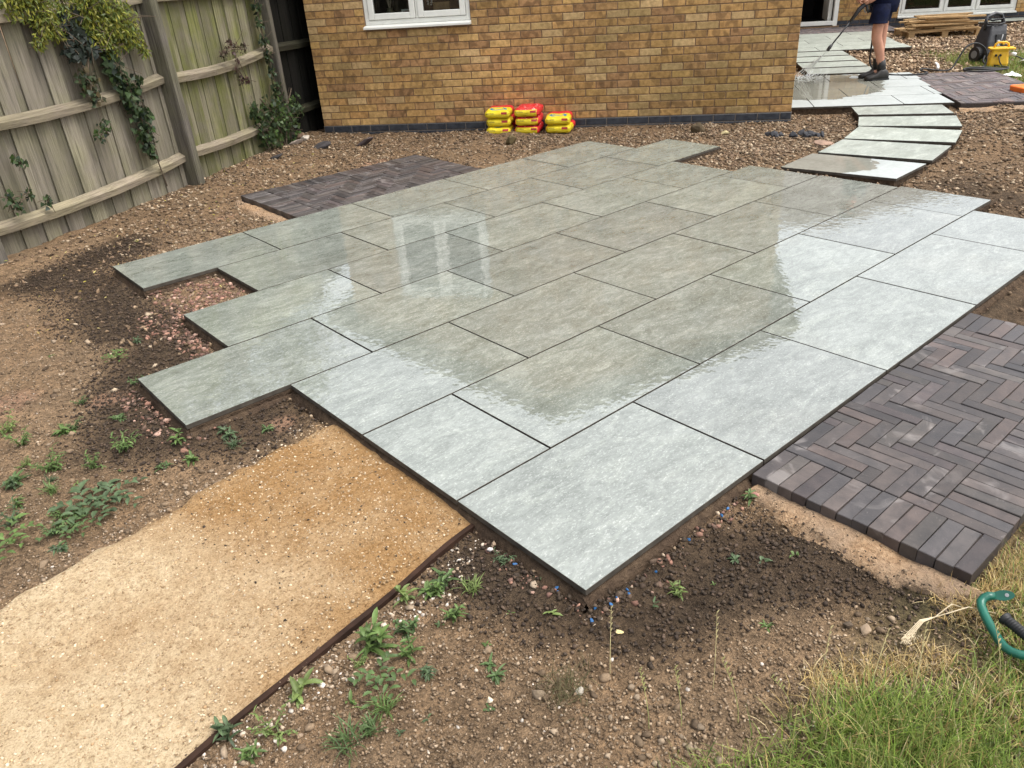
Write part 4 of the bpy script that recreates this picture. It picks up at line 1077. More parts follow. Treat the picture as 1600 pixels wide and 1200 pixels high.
def put_bag(a, b, z, mat, seed, rz, label):
    o = bpy.data.objects.new("powder_bag", bag_mesh(mat, seed)); link(o); o.location = tuple(hw(a, b, z)); o.rotation_euler = (0, 0, HROT + rz)
    tag(o, label, "bag", "filled bags stacked against the wall"); return o
pos_words = ["bottom", "middle", "top"]
for i in range(3):
    put_bag(2.01 + [0.0, 0.006, -0.004][i], -0.155 - [0.02, 0, 0.005][i], -0.072 + i * 0.086, M_BAGY, i + 1, [0.05, -0.02, 0.03][i], f"yellow bag with blue ring, {pos_words[i]} of the left stack by the wall")
for i in range(3):
    put_bag(2.325 + [0, 0.004, 0][i], -0.15, -0.072 + i * 0.089, M_BAGR, i + 5, [0.0, 0.015, -0.01][i], f"red and yellow bag, {pos_words[i]} of the middle stack by the wall")
for i, w in enumerate(("lower", "upper")):
    put_bag(2.655 + [0.012, -0.005][i], -0.16, -0.070 + i * 0.088, M_BAGY, i + 9, [-0.06, 0.03][i], f"yellow bag with blue ring, {w} of the two in the right stack")

# ================================================================== pallet and packing boards
pal = empty("pallet", tuple(hw(8.52, 7.0, -0.06)), HROT + 0.06); tag(pal, "rough wooden pallet on the soil under a pile of thin boards", "pallet")
for i, x in enumerate((-0.55, 0.0, 0.55)):
    for j, y in enumerate((0.05, 0.4, 0.75)): MB().box((x - 0.05, y - 0.05, 0.02), (x + 0.05, y + 0.05, 0.098)).build("block", M_PALLET, pal)
for y in (0.05, 0.4, 0.75): MB().box((-0.62, y - 0.05, 0.0), (0.62, y + 0.05, 0.0195)).build("runner", M_PALLET, pal); 
for i in range(7): MB().box((-0.62, -0.0 + i * 0.117, 0.0985), (0.62, 0.09 + i * 0.117, 0.119)).build("deck_board", M_PALLET, pal)
plr = random.Random(8); z = 0.06
PM = [MB().box((-l / 2, -0.05, 0), (l / 2, 0.05, 0.024)).mesh("packing_board", M_PALLET) for l in (0.95, 1.1, 0.75, 0.5)]
lay = 0
for layer in range(8):
    for j in range(3):
        m = plr.choice(PM); o = bpy.data.objects.new("packing_board", m); link(o)
        p = hw(8.52 + plr.uniform(-0.14, 0.14), 7.04 + j * 0.22 + plr.uniform(-0.05, 0.05), -0.06 + 0.121 + layer * 0.0275 + 0.0005 * j)
        o.location = tuple(p); o.rotation_euler = (plr.uniform(-0.02, 0.02), plr.uniform(-0.02, 0.02), HROT + 0.06 + plr.uniform(-0.13, 0.13))
        tag(o, "thin pale packing board lying in the pile on the wooden pallet", "board", "packing boards piled on the pallet")

# ================================================================== pressure washer, transformer, hose, litter
def at(P, lat, dep, z): return tuple(np.array(P) + CRT * lat + CH * dep + np.array([0, 0, z]))
def rrect(hx, hy, z, cx=0, cy=0, n=5, r=0.3):
    pts = []
    rr = min(hx, hy) * r
    for (sx, sy, a0) in ((1, 1, 0), (-1, 1, 90), (-1, -1, 180), (1, -1, 270)):
        for k in range(n):
            a = math.radians(a0 + 90 * k / (n - 1)); pts.append((cx + sx * (hx - rr) + rr * math.cos(a), cy + sy * (hy - rr) + rr * math.sin(a), z))
    return pts
vang = math.atan2(CRT[1], CRT[0])
wp = np.array([11.42, 3.22, -0.05]); w = empty("pressure_washer", tuple(wp), vang + 0.25); tag(w, "black upright pressure washer with wheels standing on the far grass", "pressure washer")
b = MB(); b.loft([rrect(0.15, 0.13, 0.04, -0.02), rrect(0.16, 0.14, 0.12, -0.02), rrect(0.155, 0.13, 0.25, 0.0, 0.02), rrect(0.14, 0.11, 0.38, 0.03, 0.04), rrect(0.13, 0.09, 0.45, 0.05, 0.05)]); b.build("body", M_BLACK, w, smooth=False, bevel=0.012)
b = MB(); b.tube([(-0.10, 0.05, 0.40), (-0.095, 0.07, 0.50), (-0.07, 0.08, 0.555), (0.05, 0.08, 0.59), (0.16, 0.08, 0.565), (0.19, 0.07, 0.50), (0.185, 0.05, 0.40)], 0.022, 8); b.build("handle", M_BLACK, w, smooth=True)
for sx in (-0.20, 0.16):
    b = MB(); b.tube([(sx - 0.03, 0.02, 0.095), (sx + 0.03, 0.02, 0.095)], 0.095, 20); wh = b.build("wheel", M_RUBBER, w)
    MB().tube([(sx - 0.034, 0.02, 0.095), (sx + 0.034, 0.02, 0.095)], 0.05, 14).build("hub", M_GREYP, wh)
b = MB(); b.loft([rrect(0.085, 0.012, 0.14, 0.03, -0.128), rrect(0.08, 0.012, 0.34, 0.045, -0.09)]); b.build("front_panel", M_GREYP if False else M_RUBBER, w)
MB().box((-0.03, -0.150, 0.20), (0.005, -0.11, 0.27)).build("label", M_WHITE, w); MB().box((0.06, -0.145, 0.21), (0.09, -0.10, 0.235)).build("label", M_YEL, w)
b = MB(); b.tube([(-0.02, -0.13, 0.14), (0.0, -0.16, 0.26), (0.03, -0.14, 0.34)], 0.008, 6); b.build("nozzle_clip", M_GREYP, w, smooth=True)
b = MB(); b.tube([(-0.09, 0.07, 0.52), (-0.12, 0.0, 0.47), (0.0, -0.06, 0.46), (0.12, -0.04, 0.47), (0.17, 0.03, 0.52), (0.05, 0.1, 0.5), (-0.09, 0.07, 0.53)], 0.012, 6); b.build("cable_wrap", M_RUBBER, w, smooth=True)

tf = empty("transformer", tuple(np.array([11.0, 2.95, -0.05])), vang - 0.35); tag(tf, "yellow portable site transformer on the grass in front of the pressure washer", "transformer")
b = MB(); b.loft([rrect(0.115, 0.10, 0.0), rrect(0.118, 0.105, 0.03), rrect(0.10, 0.09, 0.175), rrect(0.105, 0.095, 0.20)]); b.build("body", M_YEL, tf, bevel=0.006)
b = MB(); b.loft([rrect(0.15, 0.10, 0.2005, 0.02), rrect(0.15, 0.10, 0.222, 0.02)]); b.build("lid", M_YEL, tf, bevel=0.005)
b = MB(); b.tube([(-0.07, 0, 0.222), (-0.06, 0, 0.265), (-0.03, 0, 0.285), (0.06, 0, 0.285), (0.09, 0, 0.265), (0.10, 0, 0.222)], 0.013, 8); b.build("handle", M_YEL, tf, smooth=True)
for x in (-0.05, 0.0): MB().tube([(x, -0.10, 0.14), (x, -0.125, 0.135)], 0.014, 10).build("socket", M_BLACK, tf)
b = MB(); b.tube([(0.115, 0.0, 0.13), (0.16, -0.02, 0.14), (0.20, -0.03, 0.13)], 0.024, 10); b.build("plug", M_WHITE, tf, smooth=True)
b = MB(); b.tube([(-0.02, -0.12, 0.13), (0.0, -0.15, 0.06), (0.04, -0.16, 0.0)], 0.008, 6); b.build("lead", M_RUBBER, tf, smooth=True)
def cable(name, pts, r, label, mat=M_RUBBER, cat="hose", sub=6):
    P = [np.array(p, float) for p in pts]; out = []
    for i in range(len(P) - 1):
        p0, p1, p2, p3 = P[max(i - 1, 0)], P[i], P[i + 1], P[min(i + 2, len(P) - 1)]
        for k in range(sub):
            t = k / sub; out.append(tuple(0.5 * ((2 * p1) + (-p0 + p2) * t + (2 * p0 - 5 * p1 + 4 * p2 - p3) * t * t + (-p0 + 3 * p1 - 3 * p2 + p3) * t ** 3)))
    out.append(tuple(P[-1])); b = MB(); b.tube(out, r, 7); o = b.build(name, mat, smooth=True); tag(o, label, cat); return o
PB = np.array([8.92, 3.6, 0.0])
cable("pressure_hose", [at(PB, -0.19, 0.02, 0.86), at(PB, -0.02, 0.2, 0.75), at(PB, 0.06, 0.34, 0.42), at(PB, 0.10, 0.36, 0.12), (9.35, 3.62, 0.012), (9.42, 3.36, 0.012), (9.62, 3.26, 0.012), (9.80, 3.42, 0.012), (9.95, 3.45, 0.012), (10.15, 3.22, -0.02)
    , (10.28, 3.18, 0.10), (10.38, 3.14, 0.24), (10.50, 3.06, 0.27), (10.62, 2.98, 0.17), (10.62, 2.96, -0.01), (10.40, 3.05, -0.03), (10.2, 3.0, 0.0), (10.25, 2.8, 0.0), (10.5, 2.66, -0.02), (10.6, 2.8, -0.03), (10.35, 3.0, 0.0), (10.05, 3.0, 0.012), (9.95, 2.85, 0.012), (10.2, 2.68, 0.0), (10.7, 2.7, -0.03), (11.0, 3.1, -0.03), (11.25, 3.2, 0.05)], 0.011,
    "black rubber hose looping from the worker's lance to the pressure washer")
cable("power_cable", [tuple(np.array([11.14, 2.84, 0.08])), (11.2, 2.72, 0.02), (11.3, 2.6, -0.04), (11.2, 2.5, -0.04), (11.5, 2.35, -0.03), (12.0, 2.1, -0.03)], 0.008, "black power cable leading right from the yellow transformer", cat="cable")
cable("pipe_offcut", [(10.06, 3.32, 0.012), (10.3, 3.42, 0.01), (10.42, 3.5, 0.02)], 0.018, "short pale pipe offcut lying beside the hose loop", M_WHITE, "pipe", 3)
def litter(P, s, label, seed):
    r = random.Random(seed); b = MB(); n = 7; V = []; Fq = []
    for i in range(n):
        for j in range(n): V.append(((i / 6 - .5) * s, (j / 6 - .5) * s * 0.7, 0.01 + r.uniform(0, 0.5) * s * (0.5 - abs(i / 6 - .5))))
    for i in range(n - 1):
        for j in range(n - 1): Fq.append((i * n + j, (i + 1) * n + j, (i + 1) * n + j + 1, i * n + j + 1))
    b.add(V, Fq); o = b.build("plastic_scrap", M_WHITE, smooth=False); o.location = P; o.rotation_euler = (0, 0, r.uniform(0, 3)); tag(o, label, "litter")
litter((9.98, 2.41, -0.03), 0.20, "crumpled white plastic scrap on the far grass near the orange box", 1)
litter((11.25, 2.62, -0.03), 0.28, "crumpled white plastic sheet beside the yellow transformer", 2)
ob = empty("tool_tray", tuple(np.array([8.80, 1.93, -0.05]) + CRT * 0.17), vang + 0.03); tag(ob, "bright orange plastic tray on the far brick paving at the right picture edge", "tray")
b = MB(); b.loft([rrect(0.19, 0.12, 0.0), rrect(0.20, 0.13, 0.02), rrect(0.21, 0.14, 0.085), rrect(0.20, 0.13, 0.095)]); b.build("body", M_ORANGE, ob, bevel=0.004)
b = MB(); b.tube([(-0.1, 0, 0.09), (-0.08, 0, 0.12), (0.08, 0, 0.12), (0.1, 0, 0.09)], 0.012, 8); b.build("handle", M_ORANGE, ob, smooth=True)

# ================================================================== the worker
def skin_mesh(name, verts, edges, radii, mat, root=0, sub=2):
    me = bpy.data.meshes.new(name); me.from_pydata(verts, edges, [])
    o = bpy.data.objects.new(name, me); link(o)
    o.modifiers.new("skin", 'SKIN'); 
    if not me.skin_vertices: me.attributes.new
    sv = me.skin_vertices[0].data
    for i, r in enumerate(radii):
        sv[i].radius = (r, r) if not isinstance(r, tuple) else r; sv[i].use_root = (i == root)
    s = o.modifiers.new("sub", 'SUBSURF'); s.levels = sub; s.render_levels = sub
    dg = bpy.context.evaluated_depsgraph_get(); me2 = bpy.data.meshes.new_from_object(o.evaluated_get(dg))
    bpy.data.objects.remove(o); me2.materials.clear(); me2.materials.append(mat)
    me2.polygons.foreach_set("use_smooth", [True] * len(me2.polygons)); return me2
def L(lat, dep, z): return tuple(CRT * lat + CH * dep + np.array([0, 0, z]))
pv = [L(0.03, 0.10, 0.93), L(0.03, 0.10, 1.12), L(0.02, 0.10, 1.32), L(0.0, 0.10, 1.46), L(-0.02, 0.10, 1.54), L(-0.05, 0.10, 1.62), L(-0.06, 0.10, 1.72),
      L(-0.03, 0.0, 0.86), L(-0.065, -0.02, 0.50), L(0.01, -0.01, 0.33), L(0.078, 0.0, 0.09), L(0.0, -0.01, 0.05),
      L(0.10, 0.2, 0.86), L(0.108, 0.20, 0.48), L(0.112, 0.19, 0.33), L(0.112, 0.18, 0.10), L(0.04, 0.17, 0.06),
      L(0.0, -0.09, 1.40), L(0.06, -0.14, 1.14), L(-0.16, -0.02, 0.92), L(-0.21, 0.01, 0.885),
      L(0.0, 0.29, 1.40), L(-0.02, 0.32, 1.15), L(-0.20, 0.14, 1.0), L(-0.25, 0.10, 0.95)]
pe = [(0, 1), (1, 2), (2, 3), (3, 4), (4, 5), (5, 6), (0, 7), (7, 8), (8, 9), (9, 10), (10, 11), (0, 12), (12, 13), (13, 14), (14, 15), (15, 16), (2, 17), (17, 18), (18, 19), (19, 20), (2, 21), (21, 22), (22, 23), (23, 24)]
pr = [0.09, 0.09, 0.10, 0.06, 0.052, 0.085, 0.08, 0.078, 0.066, 0.060, 0.038, 0.035, 0.07, 0.060, 0.054, 0.038, 0.035, 0.06, 0.042, 0.032, 0.03, 0.06, 0.042, 0.032, 0.03]
person = bpy.data.objects.new("person", skin_mesh("person", pv, pe, pr, M_SKIN)); link(person); person.location = tuple(PB)
tag(person, "person in navy shorts and black boots aiming a pressure-washer lance at the slabs", "person")
def limb(name, pts, rads, mat, n=14, parent=person, smooth=True):
    b = MB(); b.tube([L(*p) for p in pts], rads, n); return b.build(name, mat, parent, smooth=smooth)
# shorts
b = MB()
def ell(lat, dep, z, rl, rd, n=20):
    return [tuple(CRT * (lat + rl * math.cos(2 * math.pi * k / n)) + CH * (dep + rd * math.sin(2 * math.pi * k / n)) + np.array([0, 0, z])) for k in range(n)]
b.loft([ell(0.03, 0.10, 0.76, 0.15, 0.17), ell(0.03, 0.10, 0.86, 0.168, 0.19), ell(0.03, 0.10, 0.95, 0.165, 0.18), ell(0.03, 0.10, 1.03, 0.15, 0.155)])
b.loft([ell(-0.06, -0.01, 0.648, 0.108, 0.108), ell(-0.058, 0.0, 0.66, 0.107, 0.108), ell(-0.045, 0.0, 0.74, 0.105, 0.11), ell(-0.02, 0.02, 0.86, 0.11, 0.12)])
b.loft([ell(0.092, 0.2, 0.655, 0.088, 0.10), ell(0.092, 0.2, 0.668, 0.087, 0.10), ell(0.09, 0.19, 0.75, 0.09, 0.105), ell(0.08, 0.17, 0.86, 0.105, 0.12)])
b.build("shorts", M_NAVY, person, smooth=True)
b = MB(); b.loft([ell(0.03, 0.1, 0.98, 0.158, 0.165), ell(0.03, 0.1, 1.1, 0.155, 0.165), ell(0.02, 0.1, 1.3, 0.16, 0.20), ell(0.0, 0.1, 1.42, 0.12, 0.19), ell(-0.01, 0.1, 1.48, 0.07, 0.08)])
b.tube([L(0.0, -0.07, 1.40), L(0.04, -0.13, 1.2)], [0.075, 0.065], 12); b.tube([L(0.0, 0.27, 1.40), L(-0.01, 0.32, 1.2)], [0.075, 0.065], 12)
b.build("shirt", M_GREYCLOTH, person, smooth=True)
def boot(lat, dep, z, s):
    b = MB(); rings = []
    for t, hw_, h in ((0.165, 0.022, 0.06), (0.15, 0.042, 0.10), (0.11, 0.046, 0.135), (0.06, 0.048, 0.135), (0.01, 0.047, 0.085), (-0.04, 0.050, 0.068), (-0.09, 0.046, 0.055), (-0.12, 0.028, 0.040)):
        q = []
        for k in range(12):
            a = 2 * math.pi * k / 12; q.append(L(lat + t, dep + hw_ * math.cos(a) - 0.12 * t * 0, z + max(0.0, h / 2 + h / 2 * 1.05 * math.sin(a))))
        rings.append(q)
    b.loft(rings); o = b.build("boot", M_BOOT, person, smooth=True)
    MB().loft([[L(lat + t, dep + hh, z + zz) for t, hh in ((0.165, -0.04), (0.165, 0.04), (-0.05, 0.052), (-0.12, 0.02), (-0.12, -0.02), (-0.05, -0.052))] for zz in (0.0, 0.022)]).build("sole", M_RUBBER, o)
    return o
boot(-0.005, -0.02, 0.0, 1); boot(0.01, 0.19, 0.0, 1)
limb("sock", [(0.078, 0.0, 0.10), (0.066, 0.0, 0.16), (0.045, 0.0, 0.225)], [0.052, 0.051, 0.053], M_RUBBER); limb("sock", [(0.10, 0.18, 0.10), (0.095, 0.185, 0.16), (0.09, 0.185, 0.225)], [0.05, 0.049, 0.05], M_RUBBER)
# hair and face
b = MB(); b.loft([[tuple(np.array(L(-0.045, 0.10, 1.665 + z)) + CRT * r * math.cos(2 * math.pi * k / 14) * 1.08 + CH * r * math.sin(2 * math.pi * k / 14)) for k in range(14)] for r, z in ((0.09, 0.0), (0.098, 0.05), (0.085, 0.10), (0.05, 0.135), (0.01, 0.148))]); b.build("hair", M_HAIR, person, smooth=True)
b = MB(); b.tube([L(-0.135, 0.10, 1.665), L(-0.165, 0.10, 1.635), L(-0.14, 0.10, 1.625)], [0.010, 0.014, 0.008], 8); b.build("nose", M_SKIN, person, smooth=True)
for dd in (-0.035, 0.035): MB().tube([L(-0.130, 0.10 + dd, 1.668), L(-0.142, 0.10 + dd, 1.668)], 0.010, 10).build("eye", M_RUBBER, person)
MB().tube([L(-0.132, 0.075, 1.60), L(-0.139, 0.10, 1.60), L(-0.132, 0.125, 1.60)], 0.006, 6).build("mouth", simple("lips", (0.35, 0.12, 0.10)), person)
# hands: five fingers each curled round the gun
def hand(lat, dep, z, sgn):
    b = MB(); b.tube([L(lat + 0.03, dep, z + 0.01), L(lat, dep, z), L(lat - 0.035, dep, z - 0.02)], [0.026, 0.038, 0.034], 10)
    for i in range(4):
        o_ = (i - 1.5) * 0.019; ln = [0.9, 1.05, 1.0, 0.8][i]
        b.tube([L(lat - 0.03 + o_ * 0.6, dep + 0.02 * sgn, z - 0.012 - o_ * 0.9), L(lat - 0.055 + o_ * 0.6, dep + 0.035 * sgn, z - 0.03 - o_ * 0.9), L(lat - 0.06 + o_ * 0.6, dep + 0.01 * sgn, z - 0.05 * ln - o_ * 0.9), L(lat - 0.04 + o_ * 0.6, dep - 0.015 * sgn, z - 0.05 * ln - o_ * 0.9)], [0.010, 0.0095, 0.009, 0.007], 7)
    b.tube([L(lat, dep - 0.02 * sgn, z + 0.01), L(lat - 0.03, dep - 0.04 * sgn, z + 0.005), L(lat - 0.055, dep - 0.035 * sgn, z - 0.015)], [0.012, 0.011, 0.008], 7)
    b.build("hand", M_SKIN, person, smooth=True)
hand(-0.215, 0.02, 0.895, 1); hand(-0.245, 0.10, 0.95, -1)
# lance
ln = empty("spray_lance", tuple(PB)); tag(ln, "long black spray lance held by the worker, nozzle near the slabs", "lance")
b = MB(); b.tube([L(-0.17, 0.02, 0.93), L(-0.24, 0.02, 0.862), L(-0.30, 0.02, 0.81), L(-0.385, 0.02, 0.685)], [0.02, 0.026, 0.026, 0.018], 10); b.build("grip", M_BLACK, ln, smooth=True)
b = MB(); b.tube([L(-0.22, 0.02, 0.86), L(-0.20, 0.02, 0.80), L(-0.18, 0.02, 0.77)], [0.02, 0.018, 0.016], 8); b.build("handle", M_BLACK, ln, smooth=True)
b = MB(); b.tube([L(-0.245, 0.02, 0.83), L(-0.235, 0.02, 0.79), L(-0.215, 0.02, 0.77)], 0.006, 6); b.build("trigger", M_GREYP, ln, smooth=True)
b = MB(); b.tube([L(-0.38, 0.02, 0.69), L(-0.585, 0.02, 0.43)], 0.0095, 8); b.build("tube", M_BLACK, ln, smooth=True)
b = MB(); b.tube([L(-0.575, 0.02, 0.443), L(-0.60, 0.02, 0.41), L(-0.625, 0.02, 0.375)], [0.014, 0.021, 0.017], 10); b.build("nozzle", M_BLACK, ln, smooth=True)
# jet and splash: thin streaks of water
wt = NT("spray_water"); wt.base((0.85, 0.88, 0.88)).rough(0.25); wt.p.inputs["Alpha"].default_value = 0.55; M_WATER = wt.mat
wr = np.random.default_rng(5); b = MB()
p0 = np.array(L(-0.628, 0.02, 0.37)) + PB; p1 = np.array([8.62, 4.46, 0.0])
for k in range(70):
    e = p1 + np.array([wr.normal(0, 0.05), wr.normal(0, 0.05), 0.0]); t0 = wr.uniform(0, 0.75); t1 = t0 + wr.uniform(0.12, 0.25)
    b.tube([tuple(p0 + (e - p0) * t0), tuple(p0 + (e - p0) * min(1, t1))], 0.0016 + 0.002 * t0, 4, cap=False)
for k in range(140):
    a = wr.uniform(0, 6.28); r = abs(wr.normal(0, 0.28)); q = p1 + np.array([math.cos(a) * r, math.sin(a) * r, 0.01]) ; q2 = q + np.array([math.cos(a), math.sin(a), 0]) * wr.uniform(0.02, 0.09) + np.array([0, 0, wr.uniform(0, 0.06)])
    b.tube([tuple(q), tuple(q2)], 0.0022, 4, cap=False)
o = b.build("water_spray", M_WATER); tag(o, "white jet of water and splash hitting the slabs below the lance", "water", kind="stuff")

# ================================================================== green hand tool in the grass
gt = empty("hand_tool", (0.66, -0.86, -0.04)); tag(gt, "bent green metal tool with black ribbed grip lying in the grass", "tool")
def G(x, y, z): return (x - 0.66, y + 0.86, z + 0.04)
b = MB(); pts = [(0.738, -0.792, 0.02), (0.730, -0.781, 0.018), (0.721, -0.774, 0.012), (0.709, -0.772, 0.005), (0.697, -0.779, 0.0), (0.676, -0.797, -0.004), (0.645, -0.825, -0.006), (0.615, -0.853, -0.005), (0.600, -0.872, -0.004), (0.595, -0.89, -0.002), (0.598, -0.908, 0.0), (0.607, -0.926, 0.004), (0.625, -0.945, 0.008), (0.650, -0.955, 0.010), (0.675, -0.950, 0.012)]
b.tube([G(*p) for p in pts], [0.010] + [0.0115] * 13 + [0.0115], 10); b.build("bar", M_GREEN, gt, smooth=True)
b = MB(); q = np.array((-0.70, -0.12, 0.70)); q /= np.linalg.norm(q); d = np.array((0.748, -0.661, -0.06)); d -= q * (d @ q); d /= np.linalg.norm(d); s = np.cross(q, d); c = np.array((0.742, -0.795, 0.02)) + d * 0.016
def plate(off): return [tuple(np.array(G(*(c + d * 0.026 * math.cos(a) + s * 0.0135 * math.sin(a) + q * off)))) for a in [2 * math.pi * k / 16 for k in range(16)]]
b.loft([plate(-0.003), plate(0.003)]); b.build("end_plate", M_GREEN, gt)
b = MB(); hc = c + d * 0.008 + q * 0.0034; b.loft([[tuple(np.array(G(*(hc + d * 0.005 * math.cos(a) + s * 0.005 * math.sin(a) + q * o_)))) for a in [2 * math.pi * k / 10 for k in range(10)]] for o_ in (0, 0.0008)]); b.build("screw_hole", M_STEEL, gt)
b = MB(); gp0, gp1 = np.array((0.683, -0.838, 0.012)), np.array((0.640, -0.925, 0.018))
gpts, grad = [], []
for k in range(40):
    t = k / 39; gpts.append(G(*(gp0 + (gp1 - gp0) * t))); grad.append(0.0125 + (0.0022 if k % 3 == 0 else 0) + (0.004 if k in (0, 1, 2, 37, 38, 39) else 0))
b.tube(gpts, grad, 12); b.build("grip", M_RUBBER, gt, smooth=True)
b = MB(); b.tube([G(*(gp1)), G(0.636, -0.938, 0.014), G(0.64, -0.953, 0.01)], 0.010, 8); b.build("grip_arm", M_GREEN, gt, smooth=True)
# ================================================================== loose stones
ICO = []
ph_ = (1 + 5 ** 0.5) / 2
for a_ in (-1, 1):
    for b_ in (-ph_, ph_): ICO += [(0, a_, b_), (a_, b_, 0), (b_, 0, a_)]
ICO = np.array(ICO) / math.sqrt(1 + ph_ ** 2)
def hull_faces(pts):
    fs = []
    n = len(pts)
    for i in range(n):
        for j in range(n):
            for k in range(n):
                if i < j and i < k and j != k:
                    nn = np.cross(pts[j] - pts[i], pts[k] - pts[i])
                    if np.all((pts - pts[i]) @ nn < 1e-6): fs.append((i, j, k))
    return np.array(fs)
ICOF = hull_faces(ICO)
OCT = np.array([(1, 0, 0), (-1, 0, 0), (0, 1, 0), (0, -1, 0), (0, 0, 1), (0, 0, -1.0)]); OCTF = hull_faces(OCT)
def stones(P, size, cols, rng, flat=0.7, jag=0.24, tiny=False):
    B, BF = (OCT, OCTF) if tiny else (ICO, ICOF); nb_ = len(B); jag = 0.3 if tiny else jag
    n = len(P); V = np.repeat(B[None], n, 0) * (1 + rng.normal(0, jag, (n, nb_, 1)))
    sc = rng.uniform(0.6, 1.25, (n, 1, 3)); sc[:, :, 2] *= flat; V = V * sc
    # random rotation about a random axis (mostly yaw, some tumble)
    a = rng.uniform(0, 2 * math.pi, n); t = rng.normal(0, 0.5, n)
    ca, sa, ct, s_t = np.cos(a), np.sin(a), np.cos(t), np.sin(t)
    y = V[:, :, 1] * ct[:, None] - V[:, :, 2] * s_t[:, None]; z = V[:, :, 1] * s_t[:, None] + V[:, :, 2] * ct[:, None]; x = V[:, :, 0]
    V = np.stack([x * ca[:, None] - y * sa[:, None], x * sa[:, None] + y * ca[:, None], z], -1) * np.asarray(size)[:, None, None] * 0.5
    V = V + P[:, None, :]
    F = BF[None] + (np.arange(n) * nb_)[:, None, None]
    return V.reshape(-1, 3), F.reshape(-1, 3), np.repeat(cols, nb_, 0)
def free(x, y, m=0.01):
    return ~(on_patio(x, y, m) | on_pavers(x, y, m) | on_sand(x, y, -0.01) | in_house(x, y, 0.0) | beyond_fence(x, y))
def scatter(name, n, box, size, palette, rng, keep=None, sink=0.25, flat=0.7, pw=2.2, m=0.01, label=None, cat="stones", over=None, tiny=False):
    x = rng.uniform(box[0], box[1], n); y = rng.uniform(box[2], box[3], n)
    k = free(x, y, m)
    if keep is not None: k &= keep(x, y, rng)
    x, y = x[k], y[k]
    s = size[0] + (size[1] - size[0]) * rng.uniform(0, 1, len(x)) ** pw
    z = (gz(x, y) if over is None else over(x, y)) + s * (0.5 * flat - sink)
    cols = np.array(palette)[rng.integers(0, len(palette), len(x))] * rng.uniform(0.7, 1.3, (len(x), 1))
    V, F, C = stones(np.stack([x, y, z], 1), s, cols, rng, flat, tiny=tiny)
    o = arr_obj(name, V, F, M_STONE, C); tag(o, label, cat, kind="stuff"); return o
sr = np.random.default_rng(21)
SOILP = [(0.21, 0.148, 0.092), (0.25, 0.18, 0.115), (0.15, 0.104, 0.064), (0.11, 0.076, 0.047), (0.31, 0.235, 0.16)]
DAMPP = [(0.05, 0.036, 0.025), (0.065, 0.046, 0.031), (0.04, 0.028, 0.02), (0.085, 0.058, 0.04)]
GRAVP = [(0.18, 0.122, 0.072), (0.24, 0.17, 0.105), (0.12, 0.082, 0.048), (0.36, 0.28, 0.19), (0.075, 0.052, 0.033), (0.20, 0.135, 0.085), (0.15, 0.10, 0.062)]
PALEP = [(0.44, 0.37, 0.29), (0.36, 0.28, 0.20), (0.52, 0.46, 0.39), (0.30, 0.22, 0.15)]
REDP = [(0.20, 0.105, 0.075), (0.27, 0.15, 0.105), (0.14, 0.08, 0.06), (0.33, 0.21, 0.16), (0.11, 0.07, 0.05)]
def dampmask(x, y):
    return np.minimum(segdist(x, y, [(-0.12, 0.36), (0.03, 0.02), (0.10, -0.10), (0.45, -0.20), (0.72, -0.42), (0.78, -0.62)]) / 0.26,
                      segdist(x, y, [(-0.25, 1.72), (-0.6, 2.0), (-0.42, 2.5), (-0.15, 2.9), (-0.3, 3.5), (-0.2, 4.0), (-0.3, 4.4), (0.1, 4.7)]) / 0.36)
# near crumbs of soil: dense close to the camera, thinner behind
near = lambda x, y, r: (r.uniform(0, 1, len(x)) < np.clip(1.7 / (np.hypot(x - CAM[0], y - CAM[1]) + 0.2), 0, 1)) & (dampmask(x, y) > r.uniform(0.5, 1.1, len(x)))
scatter("soil_crumbs", 300000, (-1.9, 1.4, -1.3, 4.8), (0.003, 0.014), SOILP, sr, near, pw=2.2, sink=0.1, tiny=True, label="crumbs and small clods of dry brown soil over the bare ground", cat="soil")
clump = lambda x, y, r: near(x, y, r) & (r.uniform(0, 1, len(x)) < sstep(0.46, 0.66, fbm(x, y, 0.22, 61, 3)))
scatter("soil_clods", 22000, (-1.9, 1.4, -1.3, 4.8), (0.007, 0.034), [tuple(np.array(c_) * 0.82) for c_ in SOILP], sr, clump, sink=0.22, pw=2.6, label="larger rounded clods of dry brown soil in the bare ground", cat="soil")
dmp = lambda x, y, r: dampmask(x, y) < r.uniform(0.5, 1.0, len(x))
scatter("damp_soil_crumbs", 110000, (-1.2, 1.2, -0.9, 5.0), (0.003, 0.019), DAMPP, sr, dmp, pw=2.0, tiny=True, sink=0.1, label="dark damp soil crumbs around the patio edge", cat="soil")
# pale grit along the edging board, and all over thinly
gv = lambda x, y, r: (np.abs(y - (sand_v(x)[0] - 0.10)) < 0.10 * r.uniform(0, 1, len(x)) ** 1.2) & (x < 0.0)
scatter("pale_grit", 7000, (-1.5, 0.0, -0.1, 0.56), (0.003, 0.016), PALEP, sr, gv, pw=2.2, label="pale grit spilled along the edging board", cat="grit")
gv2 = lambda x, y, r: (np.abs(y - (sand_v(x)[1] + 0.03)) < 0.05 * r.uniform(0, 1, len(x))) & (x < -0.02)
scatter("pale_grit", 5000, (-1.7, 0.0, 1.0, 1.7), (0.003, 0.015), PALEP + SOILP, sr, gv2, pw=2.2, m=-0.03, label="pale grit along the weedy side of the sand path", cat="grit")
scatter("pale_pebbles", 2200, (-1.7, 1.3, -1.1, 4.5), (0.004, 0.015), PALEP, sr, near, pw=3, label="scattered pale pebbles in the brown soil", cat="pebbles")
